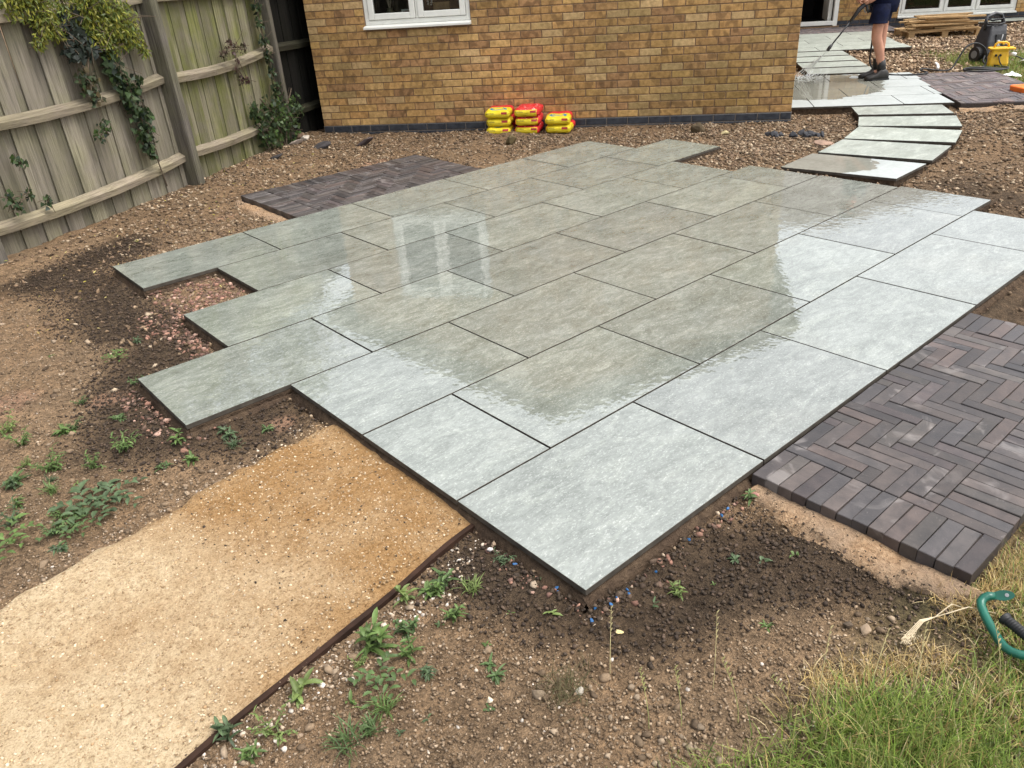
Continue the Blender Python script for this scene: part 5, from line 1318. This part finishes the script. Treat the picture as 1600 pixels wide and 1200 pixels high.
# brown gravelly rubble towards house, fence and steps
bk = lambda x, y, r: (r.uniform(0, 1, len(x)) < np.clip(sstep(2.0, 3.2, x * 0.62 + y * 0.55), 0.10, 1) * np.clip(0.25 + 1.6 * (fbm(x, y, 0.6, 51, 3) - 0.25), 0.15, 1))
scatter("gravel", 90000, (-0.7, 6.4, 2.4, 7.8), (0.008, 0.042), GRAVP, sr, bk, pw=2.0, flat=0.55, sink=0.15, tiny=True, label="brown stony rubble between patio, fence and house", cat="gravel")
scatter("gravel", 70000, (2.6, 9.2, -0.6, 4.2), (0.008, 0.045), GRAVP, sr, bk, pw=2.0, flat=0.55, sink=0.15, tiny=True, label="brown stony rubble beside the stepping slabs", cat="gravel")
fk = lambda x, y, r: (to_h(x, y)[0] > 6.4) & (to_h(x, y)[1] < 8.7) & (r.uniform(0, 1, len(x)) < 1 - 0.96 * sstep(7.4, 8.0, to_h(x, y)[0]) * sstep(5.0, 4.2, to_h(x, y)[1]))
scatter("gravel", 26000, (8.5, 17, 1.0, 6.2), (0.02, 0.075), [tuple(np.array(c) * 1.35) for c in GRAVP], sr, fk, pw=1.6, flat=0.65, sink=0.1, tiny=True, label="brown stony rubble around the pallet", cat="gravel")
rk = lambda x, y, r: (segdist(x, y, [(-0.02, 3.1), (0.35, 3.3), (0.2, 3.5)]) < 0.28 * r.uniform(0.3, 1, len(x))) | (segdist(x, y, [(-0.5, 1.75), (-0.52, 2.3)]) < 0.09 * r.uniform(0.2, 1, len(x))) | (segdist(x, y, [(-0.08, 2.45), (-0.1, 3.0)]) < 0.12 * r.uniform(0.2, 1, len(x)))
scatter("brick_rubble", 7000, (-0.8, 0.5, 1.6, 3.65), (0.006, 0.034), REDP, sr, rk, pw=1.8, flat=0.6, m=0.0, label="reddish crushed rubble in the notches of the patio's left edge", cat="rubble")
ck = lambda x, y, r: segdist(x, y, [(-0.05, 0.42), (-0.03, 0.0), (0.0, -0.03), (0.4, -0.03), (0.78, -0.03)]) < 0.07 * r.uniform(0.1, 1, len(x))
scatter("corner_stones", 1500, (-0.2, 0.85, -0.15, 0.5), (0.006, 0.026), REDP + DAMPP + PALEP[1:2], sr, ck, pw=1.8, m=0.0, label="small stones packed under the near corner of the patio", cat="stones")
xk = lambda x, y, r: edge_dist(x, y) < 0.045 * r.uniform(0.05, 1, len(x)) ** 1.3
scatter("edge_crumbs", 60000, (-0.6, 5.0, -0.08, 4.3), (0.006, 0.024), DAMPP + SOILP[:3] + REDP[:1], sr, xk, pw=1.8, m=-0.004, sink=-0.15, tiny=True, label="crumbled soil heaped against the exposed patio edges", cat="soil")
# dark specks and grit lying on the sand path
def sandz(x, y): return -0.040 + 0.012 * (fbm(x, y, 0.35, 12, 3) - 0.5) + 0.006 * (fbm(x, y, 0.03, 14, 2) - 0.5) + 0.001
def sand_scatter(name, n, size, pal, rng, box, label, pw=2.0):
    x = rng.uniform(box[0], box[1], n); y = rng.uniform(box[2], box[3], n); lo, hi = sand_v(x); k = (y > lo + 0.02) & (y < hi - 0.04) & (x < -0.02); x, y = x[k], y[k]
    s = size[0] + (size[1] - size[0]) * rng.uniform(0, 1, len(x)) ** pw
    V, F, C = stones(np.stack([x, y, sandz(x, y)], 1), s, np.array(pal)[rng.integers(0, len(pal), len(x))] * rng.uniform(.75, 1.25, (len(x), 1)), rng, 0.6)
    o = arr_obj(name, V, F, M_STONE, C); tag(o, label, "grit", kind="stuff")
sand_scatter("sand_grit", 16000, (0.002, 0.010), [(0.50, 0.38, 0.24), (0.42, 0.30, 0.17), (0.56, 0.45, 0.31), (0.30, 0.20, 0.105)], sr, (-1.6, 0, 0.2, 1.6), "pale coarse grit bedded in the sand path", 3)
sand_scatter("soil_specks", 420, (0.003, 0.011), DAMPP + SOILP[2:4], sr, (-0.7, 0, 0.4, 1.5), "dark soil specks dropped on the sand path near the patio", 2)
for (x0, x1, y0, y1, nn) in [(0.66, 0.82, -0.80, -0.02, 900), (1.14, 1.33, 4.2, 5.25, 700)]:
    x = sr.uniform(x0, x1, nn); y = sr.uniform(y0, y1, nn); k = ~on_pavers(x, y, 0.004) & (sr.uniform(0, 1, nn) < (0.15 + 0.85 * sstep(0.10, 0.03, x - x0))); x, y = x[k], y[k]
    s = sr.uniform(0.004, 0.014, len(x)) * sr.uniform(0.5, 1, len(x))
    V, F, C = stones(np.stack([x, y, np.full(len(x), -0.036) - 0.03 * sstep(0.06, 0.0, x - x0)], 1), s, np.array(DAMPP + SOILP[:2])[sr.integers(0, 6, len(x))], sr, 0.7, tiny=True)
    tag(arr_obj("soil_specks", V, F, M_STONE, C), "dark soil crumbs fallen on the bedding sand", "soil", kind="stuff")
# ---- single stones one can point at
def rock(name, label, cat, P, size, col, seed, flat=0.6, group=None, mat=None, rz=0):
    r = np.random.default_rng(seed); bm = bmesh.new(); bmesh.ops.create_icosphere(bm, subdivisions=2, radius=0.5)
    pl = [(r.normal(0, 1, 3)) for _ in range(11)]
    for v in bm.verts:
        c = np.array(v.co)
        for q in pl:
            q = q / np.linalg.norm(q); dd = c @ q
            if dd > 0.30: c = c - q * (dd - 0.30)
        v.co = Vector(c * np.array(size) * (1 + r.normal(0, 0.02)))
    me = bpy.data.meshes.new(name); bm.to_mesh(me); bm.free(); me.materials.append(mat or simple(name + "_stone", col, 0.85, 0.35, 14, 0.25, 0.4))
    o = bpy.data.objects.new(name, me); link(o); o.location = (P[0], P[1], float(gz(P[0], P[1])) + size[2] * 0.30); o.rotation_euler = (r.normal(0, 0.35), r.normal(0, 0.35), rz); tag(o, label, cat, group); return o
M_CHIPB = simple("black_brick_chip", (0.032, 0.033, 0.038), 0.7, 0.4, 20, 0.35)
for k in range(16):
    a = sr.uniform(-1, 1); bb = sr.uniform(-1, 1); P = (5.80 + 0.14 * a + 0.10 * bb, 2.80 - 0.22 * a + 0.06 * bb)
    rock("brick_chunk", "broken dark grey brick chunk in the heap beside the stepping slabs", "rubble", P, (sr.uniform(0.07, 0.15), sr.uniform(0.06, 0.10), sr.uniform(0.05, 0.09)), None, 40 + k, group="dark brick chunks heaped by the steps", mat=M_CHIPB, rz=sr.uniform(0, 3))
rock("stone", "whitish flat stone at the dark house corner", "stone", (2.88, 7.05), (0.16, 0.11, 0.07), (0.42, 0.37, 0.31), 1)
rock("stone", "long pale stone lying left of the house corner", "stone", (2.70, 6.93), (0.20, 0.09, 0.06), (0.36, 0.30, 0.25), 2, rz=-0.8)
rock("stone", "tan boulder chunk against the shrub by the house corner", "stone", (2.90, 7.2), (0.18, 0.16, 0.14), (0.22, 0.15, 0.10), 3)
rock("stone", "dark slate lump in the rubble between shrub and brick patch", "stone", (2.80, 6.55), (0.24, 0.14, 0.07), (0.05, 0.045, 0.045), 4, rz=-0.7)
rock("stone", "dark flat slate piece near the far edge of the back brick patch", "stone", (3.10, 6.20), (0.30, 0.13, 0.06), (0.07, 0.055, 0.055), 5, rz=-0.8)
rock("stone", "blackish stone half buried in the rubble near the leaning post", "stone", (2.20, 6.42), (0.20, 0.09, 0.05), (0.04, 0.037, 0.036), 6, rz=-0.6)
rock("soil_clod", "mossy brown clod standing in front of the bag stacks", "clod", (4.09, 4.97), (0.15, 0.12, 0.12), (0.10, 0.075, 0.035), 7)
rock("soil_clod", "large brown clod against the plinth right of the bags", "clod", (5.52, 3.72), (0.20, 0.16, 0.15), (0.085, 0.062, 0.035), 8)
rock("stone", "pinkish stone slab in the rubble left of the steps", "stone", (5.62, 2.42), (0.22, 0.10, 0.06), (0.27, 0.18, 0.13), 9, rz=-0.5)
rock("stone", "yellowish stone in the rubble in front of the plinth", "stone", (5.45, 3.35), (0.13, 0.08, 0.05), (0.36, 0.30, 0.16), 10)
rock("stone", "large clod-like brown stone in the bare soil at lower right", "stone", (0.47, -0.585), (0.045, 0.035, 0.025), (0.27, 0.20, 0.135), 11)
rock("stone", "dark round stone touching the brown stone at lower right", "stone", (0.455, -0.545), (0.034, 0.03, 0.025), (0.10, 0.075, 0.052), 12)
rock("stone", "pale rounded stone beside the dead grass tussock", "stone", (-0.215, -0.185), (0.030, 0.026, 0.022), (0.42, 0.38, 0.31), 13)
rock("stone", "yellow flint just below the patio's near corner", "stone", (0.0, -0.125), (0.028, 0.016, 0.012), (0.55, 0.46, 0.22), 14, rz=-0.6)
rock("stone", "pink stone at the foot of the green weed by the brick paving", "stone", (0.765, -0.055), (0.035, 0.025, 0.022), (0.38, 0.20, 0.16), 15)
rock("stone", "white stone by the end of the edging board near the patio", "stone", (-0.045, 0.375), (0.03, 0.024, 0.02), (0.62, 0.58, 0.55), 16)
rock("stone", "cream pointed stone in the soil left of the dead tussock", "stone", (-0.40, -0.045), (0.018, 0.024, 0.016), (0.60, 0.52, 0.38), 17)
M_CHIPC = simple("blue_chip", (0.02, 0.10, 0.25), 0.5, 0.4, 30, 0.4)
for k, (x, y) in enumerate([(-0.035, 0.27), (-0.02, 0.10), (-0.028, 0.085), (-0.015, 0.07), (0.0, 0.02), (0.005, -0.03), (0.05, -0.05), (0.08, -0.045), (0.12, -0.055), (0.13, -0.04), (0.25, -0.05), (0.43, -0.035), (0.60, -0.035), (0.64, -0.03), (-0.03, -0.05)]):
    rock("blue_chip", "small bright blue painted chip in the soil along the near patio edge", "chip", (x, y), (0.012 + 0.012 * sr.uniform(), 0.010 + 0.006 * sr.uniform(), 0.010), None, 90 + k, group="blue chips along the patio corner", mat=M_CHIPC, rz=sr.uniform(0, 3))

# ================================================================== weeds
def leaf_strip(b, base, az, length, width, lift, curl, col, fold=0.25, n=4):
    """one curved leaf with a folded midrib"""
    d = np.array([math.cos(az), math.sin(az), 0]); s = np.array([-math.sin(az), math.cos(az), 0]); p = np.array(base, float); V = []; Fq = []; e = lift
    for i in range(n + 1):
        t = i / n; w = width * (math.sin(math.pi * min(1, t * 0.88 + 0.12)) ** 0.8) * (1 if i < n else 0.05)
        V += [tuple(p - s * w / 2 + np.array([0, 0, fold * w])), tuple(p), tuple(p + s * w / 2 + np.array([0, 0, fold * w]))]
        if i: k = 3 * (i - 1); Fq += [(k, k + 1, k + 4, k + 3), (k + 1, k + 2, k + 5, k + 4)]
        p = p + (d * math.cos(e) + np.array([0, 0, math.sin(e)])) * length / n; e -= curl / n
    b.add(V, Fq, 0, (*col, 1))
wr_ = random.Random(17)
WG = [(0.105, 0.165, 0.045), (0.085, 0.135, 0.045), (0.145, 0.195, 0.055), (0.08, 0.12, 0.055)]
def weed(name, kind, x, y, s, label, group=None, cat="weed"):
    b = MB(); g0 = wr_.choice(WG)
    def col(k=1.0): q = wr_.uniform(0.75, 1.3) * k; return (g0[0] * q, g0[1] * q, g0[2] * q)
    if kind in ('rosette', 'lance'):
        ns = wr_.randint(2, 4) if kind == 'lance' else wr_.randint(1, 3)
        for k in range(ns):
            bx, by = wr_.gauss(0, s * 0.14), wr_.gauss(0, s * 0.14); az0 = wr_.uniform(0, 6.3); hh = s * (wr_.uniform(0.35, 0.75) if kind == 'lance' else wr_.uniform(0.08, 0.2)); lx, ly = math.cos(az0) * hh * 0.4, math.sin(az0) * hh * 0.4
            b.tube([(bx, by, 0), (bx + lx * .4, by + ly * .4, hh * .6), (bx + lx, by + ly, hh)], 0.0016, 4, 0, (*col(0.75), 1))
            n = wr_.randint(7, 13)
            for i in range(n):
                t = (i + 0.3) / n; t2 = t ** 1.0
                leaf_strip(b, (bx + lx * t2, by + ly * t2, hh * t2), i * 2.4 + wr_.uniform(-.6, .6), s * wr_.uniform(0.25, 0.75) * (1.05 - 0.5 * t), s * wr_.uniform(0.07, 0.14), wr_.uniform(-0.1, 0.9), wr_.uniform(0.3, 1.8), col(0.8 + 0.35 * t), fold=wr_.uniform(0.1, 0.5))
    elif kind == 'bushy':
        for k in range(wr_.randint(6, 9)):
            az = k * 1.7 + wr_.uniform(-.5, .5); rr = s * wr_.uniform(0.25, 0.75); tip = (math.cos(az) * rr, math.sin(az) * rr, s * wr_.uniform(0.2, 0.75)); b.tube([(0, 0, 0), (tip[0] * .5, tip[1] * .5, tip[2] * .65), tip], 0.0013, 4, 0, (*col(0.8), 1))
            for j in range(11):
                t = 0.15 + 0.85 * j / 10; leaf_strip(b, (tip[0] * t, tip[1] * t, tip[2] * t), j * 2.4 + az, s * wr_.uniform(0.12, 0.30), s * wr_.uniform(0.04, 0.08), wr_.uniform(-0.2, 0.8), 0.9, col(0.8 + 0.3 * t), n=3)
    elif kind == 'creep':
        for k in range(wr_.randint(5, 7)):
            az = k * 1.05 + wr_.uniform(-.4, .4); L_ = s * wr_.uniform(0.7, 1.3)
            for j in range(7):
                t = (j + 1) / 7; leaf_strip(b, (math.cos(az) * L_ * t, math.sin(az) * L_ * t, 0.012 + 0.02 * math.sin(t * 3)), az + (0.9 if j % 2 else -0.9), s * wr_.uniform(0.28, 0.45), s * 0.16, wr_.uniform(0.1, 0.6), 0.9, col(), n=3)
    elif kind == 'tuft':
        for k in range(46): leaf_strip(b, (wr_.gauss(0, s * 0.16), wr_.gauss(0, s * 0.16), 0), wr_.uniform(0, 6.3), s * wr_.uniform(0.5, 1.1), 0.0035, wr_.uniform(0.6, 1.4), wr_.uniform(0.6, 1.6), col(), n=3)
    else:
        s *= wr_.uniform(0.5, 0.9)
        for i in range(wr_.randint(3, 7)): leaf_strip(b, (wr_.gauss(0, s * .15), wr_.gauss(0, s * .15), 0.004), wr_.uniform(0, 6.3), s * wr_.uniform(0.4, 1.0), s * wr_.uniform(0.15, 0.32), wr_.uniform(0.0, 1.0), 0.8, col(0.95), n=3)
    o = b.build(name, M_LEAF, smooth=True, cols=True); o.location = (x, y, float(gz(x, y)) - 0.002); o.rotation_euler = (0, 0, wr_.uniform(0, 6.28)); tag(o, label, cat, group); return o
W = [('rosette', -0.34, 1.69, .085, "spiky light green weed in the dark soil notch below the long slab"), ('rosette', -0.21, 1.60, .06, "small weed between the dark notch and the sand path"),
     ('lance', -0.50, 1.80, .07, "upright weed under the outermost corner of the left-hand slab"), ('rosette', -0.84, 2.23, .075, "bright broad-leaved weed below the pale patch of ground"),
     ('bushy', -0.69, 1.90, .085, "bluish bushy weed left of the protruding slab corner"), ('bushy', -0.94, 1.97, .085, "feathery upright weed in the middle of the left soil"),
     ('bushy', -0.82, 1.88, .06, "small feathery weed between two larger bushy weeds on the left"), ('rosette', -0.53, 1.63, .065, "light green weed above the upper corner of the sand path"),
     ('rosette', -0.62, 1.67, .055, "pale weed left of its twin above the sand path"), ('bushy', -0.99, 2.26, .075, "bushy weed near the left picture edge below the pale patch"),
     ('rosette', -1.08, 1.99, .085, "long-leaved weed at the left picture edge, half way down"), ('creep', -0.92, 1.60, .10, "largest dark leafy weed clump left of the sand path"),
     ('creep', -0.83, 1.60, .075, "dark leafy weed joined to the right of the largest clump"), ('creep', -1.0, 1.50, .055, "reddish-stemmed weed below the largest weed clump"),
     ('rosette', -1.05, 1.43, .055, "broad low weed beside the bottom of the left sand edge"), ('bushy', -1.13, 1.72, .08, "sprawling fern-like weed at the left picture edge"),
     ('creep', -1.17, 1.60, .07, "low creeping weed in the lower left corner of the soil"), ('rosette', -0.63, 2.19, .055, "small yellowish weed on the dark soil left of the protruding slab"),
     ('bushy', -1.01, 2.45, .08, "leafy weed at the left picture edge beside the pink patch"), ('lance', -0.29, 2.97, .045, "lone seedling in the dark soil left of the row ends"),
     ('creep', -0.44, 2.86, .045, "faint flat weed in the brown soil left of the patio"), ('rosette', -0.67, 3.16, .04, "tiny weed in the open soil halfway to the fence"),
     ('lance', -0.355, 0.39, .075, "tall light green weed just right of the edging board's upper half"), ('lance', -0.23, 0.35, .075, "bushy green weed in the grit right of the edging board"),
     ('lance', -0.53, 0.33, .10, "tallest fresh green weed beside the middle of the edging board"), ('lance', -0.47, 0.21, .06, "bluish lobed weed in the soil at lower centre"),
     ('rosette', -0.33, 0.04, .06, "pale spiky weed left of the dead grass tussock"), ('rosette', -0.74, 0.30, .10, "weed with long pointed leaves against the edging board"),
     ('bushy', -0.85, 0.25, .07, "blue-green bushy weed near the bottom of the edging board"), ('lance', -0.945, 0.325, .065, "broad dark-leaved weed touching the edging board at the bottom"),
     ('tuft', -0.73, 0.09, .07, "dense low grass tuft at the bottom left of the soil"), ('creep', -0.57, 0.21, .06, "yellowish trailing weed below the tallest fresh weed"),
     ('bushy', -0.05, 0.31, .045, "small weed under the patio's left edge near the corner"), ('creep', -0.01, 0.20, .035, "grey-green small weed tucked under the patio near the corner"),
     ('lance', 0.23, -0.15, .045, "oval-leaved seedling in the dark soil right of the near corner"), ('rosette', 0.47, -0.18, .04, "small weed in the dark soil below the right patio edge"),
     ('seed', 0.52, -0.24, .03, None), ('seed', 0.61, -0.30, .03, None), ('lance', 0.73, -0.045, .065, "fresh green weed where brick paving meets the patio"),
     ('rosette', 0.29, -0.39, .035, "light weed in the dry soil at lower right"), ('seed', -0.09, 0.05, .03, None), ('seed', -0.17, 0.14, .025, None), ('seed', 0.15, -0.12, .03, None),
     ('seed', -0.42, -0.06, .03, None), ('seed', -0.62, 0.03, .03, None), ('seed', -0.29, 0.10, .03, None), ('seed', -0.55, 0.02, .028, None), ('seed', 0.33, -0.2, .025, None),
     ('seed', -0.35, 0.24, .03, None), ('seed', -0.66, 0.2, .03, None), ('seed', -0.75, 1.75, .03, None), ('seed', -0.9, 1.8, .03, None)]
for kind, x, y, s, lab in W:
    weed("weed", kind, x, y, s * (1.35 if x < -0.2 and y > 1.3 else 1.28), lab or "tiny two-leaved seedling in the bare brown soil", "weeds in the bare soil" if lab else "tiny seedlings in the bare soil")

ex = random.Random(23)
for k in range(26):
    if k < 15: x, y = ex.uniform(-1.25, -0.25), ex.uniform(1.5, 2.5); x -= 0.25 * (y - 1.5) * 0.3
    else: x = ex.uniform(-0.95, -0.15); y = sand_v(x)[0] - ex.uniform(0.05, 0.32)
    if not bool(free(np.array([x]), np.array([y]), 0.03)[0]): continue
    weed("weed", ex.choice(['bushy', 'lance', 'bushy', 'tuft']), x, y, ex.uniform(0.035, 0.075), "thin wispy weed sprig between the larger weeds in the bare soil", "wispy weed sprigs")
# ================================================================== grass
def blades(P, length, width, lean, cols, rng, mat, name, label, cat, seg=3):
    n = len(P); az = rng.uniform(0, 2 * math.pi, n); d = np.stack([np.cos(az), np.sin(az), np.zeros(n)], 1); s = np.stack([-np.sin(az), np.cos(az), np.zeros(n)], 1)
    e0 = math.pi / 2 - np.abs(rng.normal(0, lean, n)); p = P.copy(); V = []; curl = rng.uniform(0.2, 1.3, n)
    for i in range(seg + 1):
        t = i / seg; w = (width * (1 - t ** 1.5) + 0.0003)[:, None]
        V.append(p - s * w / 2); V.append(p + s * w / 2)
        e = e0 - curl * t
        p = p + (d * np.cos(e)[:, None] + np.array([0, 0, 1]) * np.sin(e)[:, None]) * (length / seg)[:, None]
    V = np.stack(V, 1); m = 2 * (seg + 1); F = np.array([(2 * i, 2 * i + 1, 2 * i + 3, 2 * i + 2) for i in range(seg)])
    F = F[None] + (np.arange(n) * m)[:, None, None]
    o = arr_obj(name, V.reshape(-1, 3), F.reshape(-1, 4), mat, np.repeat(cols, m, 0), smooth=True); tag(o, label, cat, kind="stuff"); return o
gr = np.random.default_rng(9)
GP = np.array([(0.20, 0.29, 0.045), (0.16, 0.25, 0.04), (0.26, 0.34, 0.07), (0.12, 0.19, 0.035), (0.30, 0.32, 0.09)]); SP = np.array([(0.50, 0.37, 0.16), (0.42, 0.30, 0.12), (0.58, 0.47, 0.26), (0.33, 0.22, 0.09)])
def grass_line(x): return np.interp(x, [-0.4, -0.28, 0.0, 0.1, 0.23, 0.31, 0.46, 0.62, 0.75, 0.9, 1.2, 3.0], [-0.40, -0.46, -0.56, -0.575, -0.635, -0.70, -0.80, -0.80, -0.745, -0.735, -0.735, -0.74])
def dens(x, y, r, a, b, seed=5):
    d = grass_line(x) - y + 0.10 * (fbm(x, y, 0.18, seed, 3) - 0.5)
    return sstep(a, b, d)
n = 150000; x = gr.uniform(-0.6, 2.6, n); y = gr.uniform(-1.9, -0.4, n)
tall = np.exp(-((x - 0.20) / 0.22) ** 2 - ((y + 0.80) / 0.20) ** 2)
q = dens(x, y, gr, -0.03, 0.16) * (0.62 + 0.60 * tall + 0.25 * sstep(0.4, 0.7, fbm(x, y, 0.25, 8, 3)))
k = (gr.uniform(0, 1, n) < q) & ~on_pavers(x, y, 0.0); x, y, tall = x[k], y[k], tall[k]
c = GP[gr.integers(0, 5, len(x))] * gr.uniform(0.5, 1.2, (len(x), 1)); mixs = gr.uniform(0, 1, len(x)) < 0.09 + 0.2 * sstep(0.5, 0.7, fbm(x, y, 0.15, 71, 3)); c[mixs] = SP[gr.integers(0, 4, mixs.sum())]
blades(np.stack([x, y, gz(x, y) - 0.003], 1), gr.uniform(0.025, 0.085, len(x)) * (1 + 0.7 * tall), gr.uniform(0.0012, 0.0036, len(x)), 0.7, c, gr, M_LEAF, "grass", "rough green grass growing in the lower right corner", "grass")
# straw-coloured dead turf
n = 26000; x = gr.uniform(0.05, 1.25, n); y = gr.uniform(-1.0, -0.55, n)
q = np.exp(-(segdist(x, y, [(0.72, -0.735), (0.86, -0.765), (1.05, -0.80)]) / 0.055) ** 2) + 0.7 * np.exp(-(segdist(x, y, [(0.22, -0.60), (0.36, -0.68), (0.50, -0.77)]) / 0.04) ** 2) + 0.06 * (y < grass_line(x) + 0.03)
k = (gr.uniform(0, 1, n) < q) & ~on_pavers(x, y, 0.005); x, y = x[k], y[k]
blades(np.stack([x, y, gz(x, y)], 1), gr.uniform(0.02, 0.06, len(x)), gr.uniform(0.001, 0.0022, len(x)), 1.1, SP[gr.integers(0, 4, len(x))] * gr.uniform(0.7, 1.2, (len(x), 1)), gr, M_STRAW, "dead_grass", "straw-coloured dead grass beside the brick paving", "grass")
# dark dead tussock in the soil
x = gr.normal(-0.245, 0.030, 260); y = gr.normal(-0.155, 0.030, 260)
blades(np.stack([x, y, gz(x, y)], 1), gr.uniform(0.03, 0.075, 260), gr.uniform(0.0012, 0.0022, 260), 1.15, (np.array([(0.12, 0.10, 0.05), (0.16, 0.12, 0.07), (0.09, 0.09, 0.04)]))[gr.integers(0, 3, 260)], gr, M_STRAW, "dead_tussock", "dead brown grass tussock in the bare soil at lower centre", "grass")
# tall seed stalks
sb = MB(); s2 = random.Random(3)
for (x, y, h, lx, ly) in [(-0.12, -0.20, 0.16, 0.06, 0.05), (0.02, -0.42, 0.20, 0.05, 0.04), (-0.18, -0.38, 0.15, 0.02, 0.05), (-0.12, -0.43, 0.14, 0.03, 0.05), (0.16, -0.62, 0.20, 0.05, 0.02), (0.30, -0.78, 0.22, 0.07, 0.03), (0.38, -0.86, 0.2, 0.05, -0.03), (0.08, -0.60, 0.15, -0.05, 0.04), (0.25, -0.7, 0.16, 0.1, 0.02), (0.5, -0.9, 0.18, 0.02, 0.05), (-0.02, -0.52, 0.17, 0.0, 0.06)]:
    z = float(gz(x, y)); c = tuple(np.array([(0.50, 0.43, 0.22), (0.36, 0.36, 0.14)][s2.randint(0, 1)])) + (1,)
    pts = [(x + lx * t * t, y + ly * t * t, z + h * t) for t in (0, .25, .5, .75, 1)]; sb.tube(pts, [0.0012, 0.0011, 0.001, 0.0008, 0.0005], 5, 0, c)
    for k in range(9):
        t = 0.70 + 0.035 * k; p = (x + lx * t * t, y + ly * t * t, z + h * t); leaf_strip(sb, p, k * 3.1, 0.012, 0.0035, 1.0, 0.4, c[:3], n=2)
tag(sb.build("seed_stalks", M_STRAW, cols=True), "thin dry grass seed stalks standing above the soil and grass", "grass", kind="stuff")
sb = MB(); c = (0.60, 0.50, 0.34)
base = np.array((0.60, -0.705, -0.02))
for k in range(4): sb.tube([tuple(base), tuple(base + np.array((-0.05, 0.01 + 0.003 * k, 0.012))), tuple(base + np.array((-0.115, 0.02 + 0.004 * k, -0.02)))], 0.0014, 5, 0, (*c, 1))
for k in range(90): leaf_strip(sb, tuple(base + np.array((-0.07 - 0.055 * s2.random(), 0.02 + s2.gauss(0, 0.006), -0.006 - 0.018 * s2.random()))), s2.uniform(2.0, 4.3), 0.013, 0.0016, s2.uniform(-0.3, 0.5), 0.5, tuple(np.array(c) * s2.uniform(0.8, 1.25)), n=2)
for q_ in [((0.12, -0.03), 0.0), ((0.16, -0.10), 0.0)]: sb.tube([tuple(base), tuple(base + np.array((q_[0][0] * .5, q_[0][1] * .5, 0.015))), tuple(base + np.array((q_[0][0], q_[0][1], -0.03)))], 0.0014, 5, 0, (*c, 1))
tag(sb.build("dry_seed_head", M_STRAW, cols=True), "pale dry feathery seed head drooping left of the green tool", "grass")
# far lawn
n = 110000; x = gr.uniform(9.0, 15.0, n); y = gr.uniform(0.4, 5.0, n); a, b2 = to_h(x, y)
q = sstep(7.35, 8.0, a + 1.0 * (fbm(x, y, 0.6, 5, 3) - 0.5)) * sstep(0.3, 1.4, b2) * sstep(5.3, 4.2, b2 + 0.8 * (fbm(x, y, 0.5, 15, 3) - 0.5))
k = (gr.uniform(0, 1, n) < q) & ~on_pavers(x, y, 0.0); x, y = x[k], y[k]
c = GP[gr.integers(0, 5, len(x))] * gr.uniform(0.7, 1.2, (len(x), 1)); m_ = gr.uniform(0, 1, len(x)) < 0.25; c[m_] = SP[gr.integers(0, 4, m_.sum())] * 0.8
blades(np.stack([x, y, gz(x, y) - 0.003], 1), gr.uniform(0.03, 0.075, len(x)), gr.uniform(0.004, 0.008, len(x)), 0.6, c, gr, M_LEAF, "grass", "short patchy lawn under the pressure washer", "grass", 2)
# fallen leaves near the fence
n = 700; x = gr.uniform(-0.9, 2.6, n); y = gr.uniform(3.2, 7.0, n); k = free(x, y) & (gr.uniform(0, 1, n) < 0.55); x, y = x[k], y[k]
V, F, C = leaf_cloud(np.stack([x, y, gz(x, y) + 0.012], 1), np.tile((0, 0, 1.0), (len(x), 1)), 0.026, np.array([(0.42, 0.36, 0.06), (0.5, 0.42, 0.16), (0.30, 0.22, 0.07), (0.2, 0.2, 0.05)])[gr.integers(0, 4, len(x))], NARROW, gr, 0)
tag(arr_obj("fallen_leaves", V, F, M_STRAW, C), "small yellow fallen leaves on the soil near the fence", "leaves", kind="stuff")
